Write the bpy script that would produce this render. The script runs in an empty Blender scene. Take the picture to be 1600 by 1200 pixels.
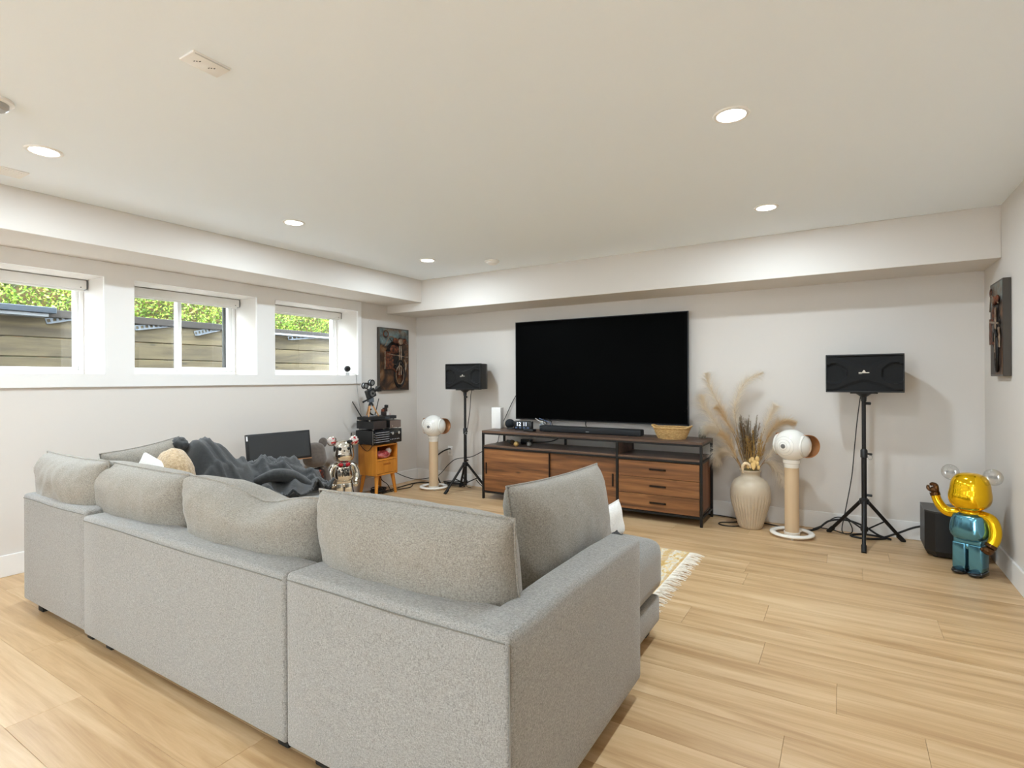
import bpy, bmesh, math, random
from mathutils import Vector, Matrix, noise as mn
PI = math.pi
R = math.radians
random.seed(7)
scene = bpy.context.scene
COL = scene.collection

# ------------------------------------------------------------------ camera
H = 1.28
YAW, ROLL = R(31.6), R(0.27)
fw = Vector((-math.sin(YAW), math.cos(YAW), 0))
rt = Vector((math.cos(YAW), math.sin(YAW), 0))
up = Vector((0, 0, 1))
cR = rt * math.cos(ROLL) - up * math.sin(ROLL)
cU = up * math.cos(ROLL) + rt * math.sin(ROLL)
cd = bpy.data.cameras.new('camera')
cd.sensor_width = 36
cd.lens = 36 * 847 / 1600
cd.shift_y = -7.5 / 1600
cd.clip_start = 0.05
cam = bpy.data.objects.new('camera', cd)
COL.objects.link(cam)
cam.matrix_world = Matrix(((cR.x, cU.x, -fw.x, 0), (cR.y, cU.y, -fw.y, 0), (cR.z, cU.z, -fw.z, H), (0, 0, 0, 1)))
scene.camera = cam

# ------------------------------------------------------------------ world: bright overcast sky
SKY = 11.0
w = bpy.data.worlds.new('sky')
scene.world = w
w.use_nodes = True
bg = w.node_tree.nodes['Background']
bg.inputs[0].default_value = (0.78, 0.90, 1.0, 1)
bg.inputs[1].default_value = SKY

# ------------------------------------------------------------------ exposure and light levels
LAMP_W = 10.5
LAMP_COL = (0.75, 0.89, 1.0)
scene.view_settings.view_transform = 'Standard'
scene.view_settings.look = 'None'
scene.view_settings.gamma = 1
scene.view_settings.use_curve_mapping = False
scene.view_settings.exposure = 0.99
cy = scene.cycles
cy.use_denoising = True
cy.max_bounces = 14
cy.diffuse_bounces = 9
cy.glossy_bounces = 5
cy.transparent_max_bounces = 16
cy.caustics_reflective = False
cy.caustics_refractive = False

# room constants
XL, XR, YT, YB, ZC = -4.705, 0.887, 5.303, -2.64, 2.425

# ------------------------------------------------------------------ materials
def lin(c):
    return tuple(((v / 255) / 12.92 if v / 255 <= 0.04045 else ((v / 255 + 0.055) / 1.055) ** 2.4) for v in c)

MATS = {}
def nt(name):
    m = bpy.data.materials.new(name)
    m.use_nodes = True
    n = m.node_tree
    return m, n, n.nodes['Principled BSDF']

def M(name, rgb, rough=0.5, metal=0.0, noise=None, bump=None, emit=None, sheen=0, coat=0, spec=None, stretch=(1, 1, 1), srgb=True):
    """plain procedural material; noise=(scale, rgb2, contrast), bump=(scale, strength)"""
    if name in MATS:
        return MATS[name]
    m, n, b = nt(name)
    c = lin(rgb) if srgb else rgb
    b.inputs['Base Color'].default_value = (*c, 1)
    b.inputs['Roughness'].default_value = rough
    b.inputs['Metallic'].default_value = metal
    if spec is not None: b.inputs['Specular IOR Level'].default_value = spec
    if sheen: b.inputs['Sheen Weight'].default_value = sheen
    if coat: b.inputs['Coat Weight'].default_value = coat
    if emit:
        b.inputs['Emission Color'].default_value = (*emit[0], 1)
        b.inputs['Emission Strength'].default_value = emit[1]
    L = n.links
    if noise or bump:
        tc = n.nodes.new('ShaderNodeTexCoord')
        mp = n.nodes.new('ShaderNodeMapping')
        mp.inputs['Scale'].default_value = stretch
        L.new(tc.outputs['Object'], mp.inputs['Vector'])
    if noise:
        t = n.nodes.new('ShaderNodeTexNoise')
        t.inputs['Scale'].default_value = noise[0]
        t.inputs['Detail'].default_value = 5
        L.new(mp.outputs[0], t.inputs['Vector'])
        r = n.nodes.new('ShaderNodeValToRGB')
        k = noise[2]
        r.color_ramp.elements[0].position = 0.5 - k
        r.color_ramp.elements[1].position = 0.5 + k
        r.color_ramp.elements[0].color = (*c, 1)
        r.color_ramp.elements[1].color = (*(lin(noise[1]) if srgb else noise[1]), 1)
        L.new(t.outputs['Fac'], r.inputs[0])
        L.new(r.outputs[0], b.inputs['Base Color'])
    if bump:
        t2 = n.nodes.new('ShaderNodeTexNoise')
        t2.inputs['Scale'].default_value = bump[0]
        t2.inputs['Detail'].default_value = 4
        L.new(mp.outputs[0], t2.inputs['Vector'])
        bp = n.nodes.new('ShaderNodeBump')
        bp.inputs['Strength'].default_value = bump[1]
        bp.inputs['Distance'].default_value = 0.01
        L.new(t2.outputs['Fac'], bp.inputs['Height'])
        L.new(bp.outputs[0], b.inputs['Normal'])
    MATS[name] = m
    return m

def wood(name, dark, light, mid=None, axis=0, freq=14, rough=0.42, per_object=True, knots=True, tone=0.25):
    """grain running along the given axis; every object gets its own offset and tone"""
    m, n, b = nt(name)
    L = n.links
    N = n.nodes.new
    tc = N('ShaderNodeTexCoord'); oi = N('ShaderNodeObjectInfo')
    add = N('ShaderNodeVectorMath'); add.operation = 'MULTIPLY_ADD'
    comb = N('ShaderNodeCombineXYZ')
    for i in range(3): L.new(oi.outputs['Random'], comb.inputs[i])
    add.inputs[1].default_value = (37, 53, 71)
    L.new(comb.outputs[0], add.inputs[0]); L.new(tc.outputs['Object'], add.inputs[2])
    mp = N('ShaderNodeMapping')
    s = [freq, freq, freq]; s[axis] = 0.9
    mp.inputs['Scale'].default_value = s
    L.new(add.outputs[0], mp.inputs['Vector'])
    a = N('ShaderNodeTexNoise'); a.inputs['Scale'].default_value = 1; a.inputs['Detail'].default_value = 7; a.inputs['Roughness'].default_value = 0.62; a.inputs['Distortion'].default_value = 0.6
    L.new(mp.outputs[0], a.inputs['Vector'])
    mp2 = N('ShaderNodeMapping')
    s2 = [freq * 9] * 3; s2[axis] = 4
    mp2.inputs['Scale'].default_value = s2
    L.new(add.outputs[0], mp2.inputs['Vector'])
    f = N('ShaderNodeTexNoise'); f.inputs['Scale'].default_value = 1; f.inputs['Detail'].default_value = 3
    L.new(mp2.outputs[0], f.inputs['Vector'])
    r = N('ShaderNodeValToRGB')
    e = r.color_ramp.elements
    e[0].position = 0.33; e[0].color = (*lin(dark), 1)
    e[1].position = 0.68; e[1].color = (*lin(light), 1)
    if mid:
        q = e.new(0.5); q.color = (*lin(mid), 1)
    mx = N('ShaderNodeMath'); mx.operation = 'MULTIPLY_ADD'; mx.inputs[1].default_value = 0.16
    sub = N('ShaderNodeMath'); sub.operation = 'SUBTRACT'; sub.inputs[1].default_value = 0.5
    L.new(f.outputs['Fac'], sub.inputs[0]); L.new(sub.outputs[0], mx.inputs[0]); L.new(a.outputs['Fac'], mx.inputs[2])
    L.new(mx.outputs[0], r.inputs[0])
    hs = N('ShaderNodeHueSaturation')
    mr = N('ShaderNodeMapRange'); mr.inputs['To Min'].default_value = 1 - tone / 2; mr.inputs['To Max'].default_value = 1 + tone / 2
    L.new(oi.outputs['Random'], mr.inputs['Value']); L.new(mr.outputs[0], hs.inputs['Value'])
    L.new(r.outputs[0], hs.inputs['Color'])
    out = hs.outputs[0]
    if knots:
        v = N('ShaderNodeTexVoronoi'); v.inputs['Scale'].default_value = 3.2
        mp3 = N('ShaderNodeMapping'); s3 = [2.2] * 3; s3[axis] = 0.8; mp3.inputs['Scale'].default_value = s3
        L.new(add.outputs[0], mp3.inputs['Vector']); L.new(mp3.outputs[0], v.inputs['Vector'])
        kr = N('ShaderNodeMapRange'); kr.inputs['From Min'].default_value = 0.03; kr.inputs['From Max'].default_value = 0.11
        kr.inputs['To Min'].default_value = 0.35; kr.inputs['To Max'].default_value = 1.0
        L.new(v.outputs['Distance'], kr.inputs['Value'])
        mm = N('ShaderNodeMixRGB'); mm.blend_type = 'MULTIPLY'; mm.inputs[0].default_value = 1
        L.new(out, mm.inputs[1]); L.new(kr.outputs[0], mm.inputs[2]); out = mm.outputs[0]
    L.new(out, b.inputs['Base Color'])
    b.inputs['Roughness'].default_value = rough
    bp = N('ShaderNodeBump'); bp.inputs['Strength'].default_value = 0.06; bp.inputs['Distance'].default_value = 0.004
    L.new(f.outputs['Fac'], bp.inputs['Height']); L.new(bp.outputs[0], b.inputs['Normal'])
    MATS[name] = m
    return m

def fabric(name, dark, light, scale=420, bump=0.35, sheen=0.25):
    """heathered woven cloth: crossed stretched noises"""
    m, n, b = nt(name); L = n.links; N = n.nodes.new
    tc = N('ShaderNodeTexCoord')
    outs = []
    for st in ((1, 1, .22), (.22, .22, 1), (.5, .5, .5)):
        mp = N('ShaderNodeMapping'); mp.inputs['Scale'].default_value = st
        L.new(tc.outputs['Object'], mp.inputs['Vector'])
        t = N('ShaderNodeTexNoise'); t.inputs['Scale'].default_value = scale; t.inputs['Detail'].default_value = 2
        L.new(mp.outputs[0], t.inputs['Vector']); outs.append(t.outputs['Fac'])
    a1 = N('ShaderNodeMath'); a1.operation = 'ADD'; L.new(outs[0], a1.inputs[0]); L.new(outs[1], a1.inputs[1])
    a2 = N('ShaderNodeMath'); a2.operation = 'ADD'; L.new(a1.outputs[0], a2.inputs[0]); L.new(outs[2], a2.inputs[1])
    mr = N('ShaderNodeMapRange'); mr.inputs['From Min'].default_value = 1.0; mr.inputs['From Max'].default_value = 2.0
    L.new(a2.outputs[0], mr.inputs['Value'])
    mix = N('ShaderNodeMixRGB'); mix.inputs[1].default_value = (*lin(dark), 1); mix.inputs[2].default_value = (*lin(light), 1)
    L.new(mr.outputs[0], mix.inputs[0]); L.new(mix.outputs[0], b.inputs['Base Color'])
    b.inputs['Roughness'].default_value = 0.9; b.inputs['Specular IOR Level'].default_value = 0.15
    b.inputs['Sheen Weight'].default_value = sheen
    bp = N('ShaderNodeBump'); bp.inputs['Strength'].default_value = bump; bp.inputs['Distance'].default_value = 0.002
    L.new(a2.outputs[0], bp.inputs['Height']); L.new(bp.outputs[0], b.inputs['Normal'])
    MATS[name] = m
    return m

def glass(name, tint=(1, 1, 1), refl=0.08):
    m = bpy.data.materials.new(name); m.use_nodes = True; n = m.node_tree; n.nodes.clear(); L = n.links
    o = n.nodes.new('ShaderNodeOutputMaterial'); mx = n.nodes.new('ShaderNodeMixShader')
    t = n.nodes.new('ShaderNodeBsdfTransparent'); t.inputs[0].default_value = (*tint, 1)
    g = n.nodes.new('ShaderNodeBsdfGlossy'); g.inputs['Roughness'].default_value = 0.02
    lw = n.nodes.new('ShaderNodeLayerWeight'); lw.inputs[0].default_value = 0.5
    pw = n.nodes.new('ShaderNodeMath'); pw.operation = 'POWER'; pw.inputs[1].default_value = 4.0
    ml = n.nodes.new('ShaderNodeMath'); ml.operation = 'MULTIPLY_ADD'; ml.inputs[1].default_value = 0.6; ml.inputs[2].default_value = refl * 0.5; ml.use_clamp = True
    L.new(lw.outputs['Facing'], pw.inputs[0]); L.new(pw.outputs[0], ml.inputs[0]); L.new(ml.outputs[0], mx.inputs[0])
    L.new(t.outputs[0], mx.inputs[1]); L.new(g.outputs[0], mx.inputs[2]); L.new(mx.outputs[0], o.inputs[0])
    MATS[name] = m
    return m

m_wall = M('wall paint', (214, 208, 201), 0.75, bump=(180, 0.02), spec=0.3)
m_ceil = M('ceiling paint', (239, 246, 252), 0.8, bump=(160, 0.02), spec=0.2)
m_trim = M('trim paint', (230, 228, 225), 0.45, spec=0.4)
m_white = M('white plastic', (238, 236, 232), 0.35)
m_vinyl = M('window vinyl', (242, 242, 240), 0.3)
m_black = M('black plastic', (22, 22, 23), 0.42)
m_blackmet = M('black steel', (26, 24, 23), 0.45, 0.3)
m_rubber = M('black rubber', (16, 16, 16), 0.65)
m_cord = M('black cord', (18, 18, 18), 0.55)
m_chrome = M('chrome', (225, 222, 215), 0.08, 1.0)
m_steel = M('galvanised steel', (120, 126, 132), 0.4, 0.6, noise=(30, (92, 98, 104), 0.2))
m_screen = M('screen glass', (2, 2, 2), 0.5, spec=0.03)
m_floor = wood('oak plank', (176, 140, 98), (216, 186, 146), (199, 165, 122), axis=0, freq=13, rough=0.36, knots=False, tone=0.05)
m_walnut = wood('walnut', (84, 52, 30), (158, 108, 64), (124, 80, 45), axis=0, freq=16, rough=0.45, tone=0.22)
m_walnut_dark = wood('smoked walnut', (62, 46, 37), (118, 90, 72), None, axis=0, freq=18, rough=0.4, knots=False, tone=0.05)
m_walnut_z = wood('walnut upright', (92, 54, 30), (150, 96, 56), None, axis=2, freq=14, rough=0.45, knots=False, tone=0.1)
m_orange = wood('honey wood', (190, 116, 34), (222, 150, 58), None, axis=2, freq=9, rough=0.38, knots=False, tone=0.06)
m_fence = wood('weathered cedar', (54, 45, 30), (96, 84, 58), (76, 66, 45), axis=1, freq=9, rough=0.85, tone=0.2)
m_sofa = fabric('grey sofa weave', (104, 102, 98), (172, 169, 164), 560, 0.25)
m_cush = fabric('grey cushion weave', (104, 98, 89), (166, 159, 148), 520, 0.25)
m_whitefab = fabric('white cushion cloth', (214, 210, 204), (240, 238, 233), 300, 0.2)
m_tan = M('tan teddy fleece', (176, 146, 108), 0.95, noise=(70, (214, 188, 150), 0.2), bump=(120, 1.0), sheen=0.5)
m_throw = M('charcoal fleece', (24, 25, 26), 0.95, noise=(60, (50, 51, 51), 0.25), bump=(520, 0.6), sheen=0.35)
m_darkfab = fabric('black cushion cloth', (24, 24, 26), (52, 52, 54), 300, 0.3)
m_glass = glass('window glass')
m_jar = glass('jar glass', (0.93, 0.96, 0.95), 0.14)

# ------------------------------------------------------------------ mesh helpers
def B(): return bmesh.new()

def box(bm, x0, x1, y0, y1, z0, z1, bev=0, seg=2, mat4=None):
    v = [bm.verts.new((x, y, z)) for x in (x0, x1) for y in (y0, y1) for z in (z0, z1)]
    f = [bm.faces.new([v[i] for i in q]) for q in ((0, 1, 3, 2), (4, 6, 7, 5), (0, 4, 5, 1), (2, 3, 7, 6), (0, 2, 6, 4), (1, 5, 7, 3))]
    out = v
    if bev:
        es = list({e for q in f for e in q.edges})
        r = bmesh.ops.bevel(bm, geom=es, offset=bev, segments=seg, profile=0.5, affect='EDGES', clamp_overlap=True)
        out = list({x for q in r['faces'] for x in q.verts})
    if mat4:
        for x in out: x.co = mat4 @ x.co
    return out

def obox(bm, c, s, rot=None, bev=0, seg=2):
    """box of size s centred at c, rotated by the matrix rot"""
    T = Matrix.Translation(c) @ (rot.to_4x4() if rot else Matrix())
    return box(bm, -s[0] / 2, s[0] / 2, -s[1] / 2, s[1] / 2, -s[2] / 2, s[2] / 2, bev, seg, T)

def frame_of(d):
    d = Vector(d).normalized()
    a = Vector((0, 0, 1)) if abs(d.z) < 0.95 else Vector((1, 0, 0))
    x = a.cross(d).normalized(); y = d.cross(x)
    return x, y, d

def rings(bm, rr, closed=False, cap=True):
    n = len(rr[0])
    for i in range(len(rr) - (0 if closed else 1)):
        a, b = rr[i], rr[(i + 1) % len(rr)]
        for j in range(n):
            bm.faces.new((a[j], a[(j + 1) % n], b[(j + 1) % n], b[j]))
    if cap and not closed:
        bm.faces.new(list(reversed(rr[0]))); bm.faces.new(rr[-1])

def cyl(bm, p0, p1, r0, r1=None, n=16, cap=True):
    r1 = r0 if r1 is None else r1
    p0, p1 = Vector(p0), Vector(p1)
    x, y, d = frame_of(p1 - p0)
    rr = []
    for p, r in ((p0, r0), (p1, r1)):
        rr.append([bm.verts.new(p + x * math.cos(2 * PI * i / n) * r + y * math.sin(2 * PI * i / n) * r) for i in range(n)])
    rings(bm, rr, cap=cap)

def smooth(pts, k=5, closed=False):
    P = [Vector(p) for p in pts]
    if k < 2 or len(P) < 3: return P
    out = []
    m = len(P)
    for i in range(m if closed else m - 1):
        g = (lambda j: P[j % m]) if closed else (lambda j: P[max(0, min(m - 1, j))])
        a, b, c, d = g(i - 1), g(i), g(i + 1), g(i + 2)
        for s in range(k):
            t = s / k
            out.append(0.5 * ((2 * b) + (c - a) * t + (2 * a - 5 * b + 4 * c - d) * t * t + (3 * b - a - 3 * c + d) * t ** 3))
    if not closed: out.append(P[-1])
    return out

def tube(bm, pts, r, n=8, k=5, closed=False, r_end=None, radii=None):
    P = smooth(pts, k, closed)
    m = len(P)
    rr = []
    x = None
    for i, p in enumerate(P):
        if closed: d = P[(i + 1) % m] - P[i - 1]
        else: d = P[min(m - 1, i + 1)] - P[max(0, i - 1)]
        if d.length < 1e-9: d = Vector((0, 0, 1))
        d.normalize()
        if x is None: x = frame_of(d)[0]
        x = (x - d * x.dot(d))
        x = x.normalized() if x.length > 1e-6 else frame_of(d)[0]
        y = d.cross(x)
        t = i / max(1, m - 1)
        if radii:
            q = t * (len(radii) - 1); a = int(min(q, len(radii) - 2)); q -= a
            rad = radii[a] * (1 - q) + radii[a + 1] * q
        else:
            rad = r if r_end is None else r + (r_end - r) * t
        rr.append([bm.verts.new(p + x * math.cos(2 * PI * j / n) * rad + y * math.sin(2 * PI * j / n) * rad) for j in range(n)])
    rings(bm, rr, closed)

def lathe(bm, prof, n=32, c=(0, 0, 0), d=(0, 0, 1), rfun=None):
    x, y, d = frame_of(d)
    c = Vector(c)
    rr = []
    for r, z in prof:
        row = []
        for j in range(n):
            a = 2 * PI * j / n
            q = max(r, 1e-4) * (rfun(a, z) if rfun else 1)
            row.append(bm.verts.new(c + d * z + x * math.cos(a) * q + y * math.sin(a) * q))
        rr.append(row)
    rings(bm, rr)

def ball(bm, c, r, u=24, v=14, fun=None):
    c = Vector(c)
    if not hasattr(r, '__len__'): r = (r, r, r)
    rr = []
    for i in range(v + 1):
        ph = -PI / 2 + PI * i / v
        row = []
        for j in range(u):
            th = 2 * PI * j / u
            q = Vector((math.cos(ph) * math.cos(th) if 0 < i < v else 1e-4 * math.cos(th), math.cos(ph) * math.sin(th) if 0 < i < v else 1e-4 * math.sin(th), math.sin(ph)))
            k = fun(q) if fun else 1
            row.append(bm.verts.new(c + Vector((q.x * r[0], q.y * r[1], q.z * r[2])) * k))
        rr.append(row)
    rings(bm, rr)

def ring_torus(bm, c, r, t, d=(0, 0, 1), n=40, m=10, sc=(1, 1), flat=1.0):
    x, y, d = frame_of(d); c = Vector(c)
    rr = []
    for i in range(n):
        a = 2 * PI * i / n
        o = x * math.cos(a) * sc[0] + y * math.sin(a) * sc[1]
        rr.append([bm.verts.new(c + o * (r + t * math.cos(2 * PI * j / m)) + d * t * flat * math.sin(2 * PI * j / m)) for j in range(m)])
    rings(bm, rr, closed=True)

def prism(bm, poly, d, off):
    """poly: list of 3D points, extruded along the vector d*off"""
    d = Vector(d) * off
    a = [bm.verts.new(p) for p in poly]; b = [bm.verts.new(Vector(p) + d) for p in poly]
    n = len(poly)
    bm.faces.new(a); bm.faces.new(list(reversed(b)))
    for i in range(n): bm.faces.new((a[i], b[i], b[(i + 1) % n], a[(i + 1) % n]))

def obj(name, bm, mat, parent=None, ang=35):
    bmesh.ops.recalc_face_normals(bm, faces=bm.faces[:])
    me = bpy.data.meshes.new(name)
    bm.to_mesh(me); bm.free()
    me.polygons.foreach_set('use_smooth', [ang > 0] * len(me.polygons))
    if ang > 0: me.set_sharp_from_angle(angle=R(ang))
    me.materials.append(mat)
    o = bpy.data.objects.new(name, me)
    COL.objects.link(o)
    if parent: o.parent = parent
    return o

def part(name, mat, parent, fn, *a, ang=35, **k):
    bm = B(); fn(bm, *a, **k)
    return obj(name, bm, mat, parent, ang)

def tag(o, label, cat, group=None):
    o['label'] = label; o['category'] = cat
    if group: o['group'] = group
    return o

def thing(name, label, cat, loc=(0, 0, 0), rz=0, group=None, rx=0, ry=0):
    o = bpy.data.objects.new(name, None); COL.objects.link(o)
    o.empty_display_size = 0.05
    o.location = loc; o.rotation_euler = (rx, ry, rz)
    return tag(o, label, cat, group)

def struct(name, bm, mat, parent=None, ang=35):
    o = obj(name, bm, mat, parent, ang)
    if not parent: o['kind'] = 'structure'
    return o

def text(name, s, size, mat, parent, M4, ext=0.0006):
    cu = bpy.data.curves.new(name, 'FONT'); cu.body = s; cu.size = size; cu.extrude = ext
    cu.align_x = 'CENTER'; cu.align_y = 'CENTER'
    t = bpy.data.objects.new(name, cu); COL.objects.link(t)
    bpy.context.view_layer.update()
    me = bpy.data.meshes.new_from_object(t.evaluated_get(bpy.context.evaluated_depsgraph_get()))
    bpy.data.objects.remove(t)
    me.transform(M4); me.materials.clear(); me.materials.append(mat)
    o = bpy.data.objects.new(name, me); COL.objects.link(o); o.parent = parent
    return o

def cable(label, pts, r=0.004, mat=None, closed=False, name='cable', group=None):
    bm = B(); tube(bm, pts, r, 7, 6, closed)
    return tag(obj(name, bm, mat or m_cord), label, 'cable', group)

# ================================================================== THE ROOM
# floor: sub-floor slab and separate planks
bm = B(); box(bm, XL, XR, YB, YT, -0.08, -0.0135)
floor = struct('floor', bm, M('subfloor', (120, 100, 78), 0.9))
PW = 0.24
first = {12: -0.74, 13: -0.373, 14: 0.405, 16: -0.575, 17: 0.09}
rnd = random.Random(3)
row = int(YB / PW) - 1
plank_mesh = {}
while row * PW < YT:
    y0, y1 = max(row * PW, YB), min((row + 1) * PW, YT)
    j = first.get(row, rnd.uniform(-1.4, 0.4))
    cuts = sorted([j + 1.52 * q for q in range(-5, 6)])
    cuts = [XL] + [c for c in cuts if XL + 0.12 < c < XR - 0.12] + [XR]
    for a, b in zip(cuts, cuts[1:]):
        g = 0.0004
        key = (round(b - a, 4), round(y1 - y0, 4))
        if key not in plank_mesh:
            bm = B(); box(bm, -key[0] / 2 + g, key[0] / 2 - g, -key[1] / 2 + g, key[1] / 2 - g, -0.0135, 0, 0.0009, 1)
            o = obj('plank', bm, m_floor, floor, 0); plank_mesh[key] = o.data
        else:
            o = bpy.data.objects.new('plank', plank_mesh[key]); COL.objects.link(o); o.parent = floor
        o.location = ((a + b) / 2, (y0 + y1) / 2, 0)
    row += 1

bm = B(); box(bm, XL - 0.5, XR + 0.15, YB - 0.15, YT + 0.15, ZC, ZC + 0.16); struct('ceiling', bm, m_ceil)
bm = B(); box(bm, XL - 0.5, XR + 0.15, YT, YT + 0.15, -0.08, ZC); struct('wall_back', bm, m_wall)
bm = B(); box(bm, XR, XR + 0.15, YB, YT, -0.08, ZC); struct('wall_right', bm, m_wall)
DX0, DX1, DZ = -2.3, -1.1, 2.12          # glazed garden door, unseen, added behind the camera to let in daylight
bm = B(); box(bm, XL - 0.5, DX0, YB - 0.15, YB, -0.08, ZC); box(bm, DX1, XR + 0.15, YB - 0.15, YB, -0.08, ZC); box(bm, DX0, DX1, YB - 0.15, YB, DZ, ZC); box(bm, DX0, DX1, YB - 0.15, YB, -0.08, 0.0)
struct('wall_front', bm, m_wall, ang=0)
# left wall with three openings
WX = -5.16
WZ0, WZ1 = 1.333, 2.056
WIN = [(0.82, 1.843), (2.043, 3.069), (3.256, 4.302)]
bm = B()
box(bm, WX, XL, YB, YT, -0.08, WZ0); box(bm, WX, XL, YB, YT, WZ1, ZC)
ys = [YB] + [v for q in WIN for v in q] + [YT]
for i in range(0, len(ys), 2): box(bm, WX, XL, ys[i], ys[i + 1], WZ0, WZ1)
struct('wall_left', bm, m_wall, ang=0)
# bulkheads (boxed-in ducts)
bm = B(); box(bm, XL, XR, 4.779, YT, 2.073, ZC, 0.003, 1); struct('trim_1', bm, m_wall, ang=0)
bm = B(); box(bm, XL, -4.158, YB, 4.779, 2.167, ZC, 0.003, 1); struct('trim_2', bm, m_wall, ang=0)
# flat casing board around the windows
bm = B()
c0, c1 = XL, XL + 0.022
box(bm, c0, c1, YB, 4.352, 1.238, WZ0); box(bm, c0, c1, YB, 4.352, WZ1, 2.166)
ys2 = [YB] + [v for q in WIN for v in q] + [4.352]
for i in range(0, len(ys2), 2): box(bm, c0, c1, ys2[i], ys2[i + 1], WZ0, WZ1)
struct('trim_3', bm, m_trim, ang=0)
# baseboards
def bb(bm, x0, x1, y0, y1): box(bm, x0, x1, y0, y1, 0, 0.142, 0.003, 1)
bm = B(); bb(bm, XL, XL + 0.015, YB, YT); struct('baseboard_left', bm, m_trim, ang=0)
bm = B(); bb(bm, XL + 0.015, XR - 0.015, YT - 0.015, YT); struct('baseboard_back', bm, m_trim, ang=0)
bm = B(); bb(bm, XR - 0.015, XR, YB, YT); struct('baseboard_right', bm, m_trim, ang=0)

# windows
FX0, FX1 = -5.12, -5.03
def rect_frame(bm, x0, x1, y0, y1, z0, z1, t, bev=0.004):
    box(bm, x0, x1, y0, y1, z0, z0 + t, bev, 1); box(bm, x0, x1, y0, y1, z1 - t, z1, bev, 1)
    box(bm, x0, x1, y0, y0 + t, z0 + t, z1 - t, bev, 1); box(bm, x0, x1, y1 - t, y1, z0 + t, z1 - t, bev, 1)
for i, (a, b) in enumerate(WIN):
    wn = bpy.data.objects.new('window_%d' % (i + 1), None); COL.objects.link(wn); wn['kind'] = 'structure'
    part('frame', m_vinyl, wn, rect_frame, FX0, FX1, a, b, WZ0, WZ1, 0.032)
    if i == 1:
        c = 2.551
        part('sash', m_vinyl, wn, rect_frame, -5.105, -5.05, a + 0.034, c + 0.014, WZ0 + 0.034, WZ1 - 0.034, 0.024)
        part('sash', m_vinyl, wn, rect_frame, -5.075, -5.035, c - 0.014, b - 0.034, WZ0 + 0.034, WZ1 - 0.034, 0.036)
        part('pane', m_glass, wn, box, -5.082, -5.078, a + 0.056, c - 0.008, WZ0 + 0.056, WZ1 - 0.056)
        part('pane', m_glass, wn, box, -5.058, -5.054, c + 0.02, b - 0.068, WZ0 + 0.068, WZ1 - 0.068)
        la = part('latch', m_white, wn, tube, [(-5.033, c, 1.60), (-5.012, c, 1.62), (-5.008, c, 1.66), (-5.012, c, 1.70), (-5.033, c, 1.72)], 0.008, 8)
        part('latch_foot', m_white, wn, box, -5.036, -5.012, c - 0.013, c + 0.013, WZ0 + 0.005, WZ0 + 0.055, 0.003)
        part('screen_edge', M('dark screen frame', (58, 58, 56), 0.5), wn, box, -5.112, -5.09, b - 0.085, b - 0.045, WZ0 + 0.034, WZ1 - 0.034)
    else:
        part('sash', m_vinyl, wn, rect_frame, -5.10, -5.04, a + 0.033, b - 0.033, WZ0 + 0.033, WZ1 - 0.033, 0.022)
        part('pane', m_glass, wn, box, -5.074, -5.069, a + 0.053, b - 0.053, WZ0 + 0.053, WZ1 - 0.053)
    pos = ('closest to the camera, cut by the photo edge', 'over the window with the sliding sash', 'over the window nearest the motorcycle picture')[i]
    rb = thing('roller_blind', 'white roller blind cassette ' + pos, 'blind', ((-4.965), (a + b) / 2, 1.978), group='roller blinds')
    hw = (b - a) / 2
    m_cas = M('blind cassette', (226, 224, 220), 0.4)
    part('cassette', m_cas, rb, box, -0.035, 0.02, -hw + 0.012, hw - 0.012, 0.004, 0.072, 0.004)
    part('end_cap', M('grey end cap', (120, 122, 124), 0.4), rb, box, -0.036, 0.021, hw - 0.012, hw - 0.006, 0.003, 0.074, 0.001, 1)
    part('bottom_bar', m_cas, rb, box, -0.022, -0.002, -hw + 0.02, hw - 0.02, -0.012, 0.004, 0.003)
    part('screw', M('dark screw', (50, 50, 50), 0.5), rb, cyl, (0.0195, hw - 0.05, 0.016), (0.0225, hw - 0.05, 0.016), 0.004, n=10)

door = bpy.data.objects.new('added_door_1', None); COL.objects.link(door); door['kind'] = 'structure'  # added door out of view, brings daylight onto the sofa back
def rect_y(bm, x0, x1, z0, z1, y0, y1, t):
    box(bm, x0, x1, y0, y1, z0, z0 + t); box(bm, x0, x1, y0, y1, z1 - t, z1); box(bm, x0, x0 + t, y0, y1, z0 + t, z1 - t); box(bm, x1 - t, x1, y0, y1, z0 + t, z1 - t)
part('frame', m_vinyl, door, rect_y, DX0, DX1, 0.0, DZ, YB - 0.12, YB - 0.02, 0.05, ang=0)
dm = (DX0 + DX1) / 2
for a, b, yy in ((DX0 + 0.05, dm + 0.03, -0.10), (dm - 0.03, DX1 - 0.05, -0.06)):
    part('sash', m_vinyl, door, rect_y, a, b, 0.05, DZ - 0.05, YB + yy, YB + yy + 0.035, 0.06, ang=0)
    part('pane', m_glass, door, box, a + 0.06, b - 0.06, YB + yy + 0.015, YB + yy + 0.02, 0.11, DZ - 0.11)
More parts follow.
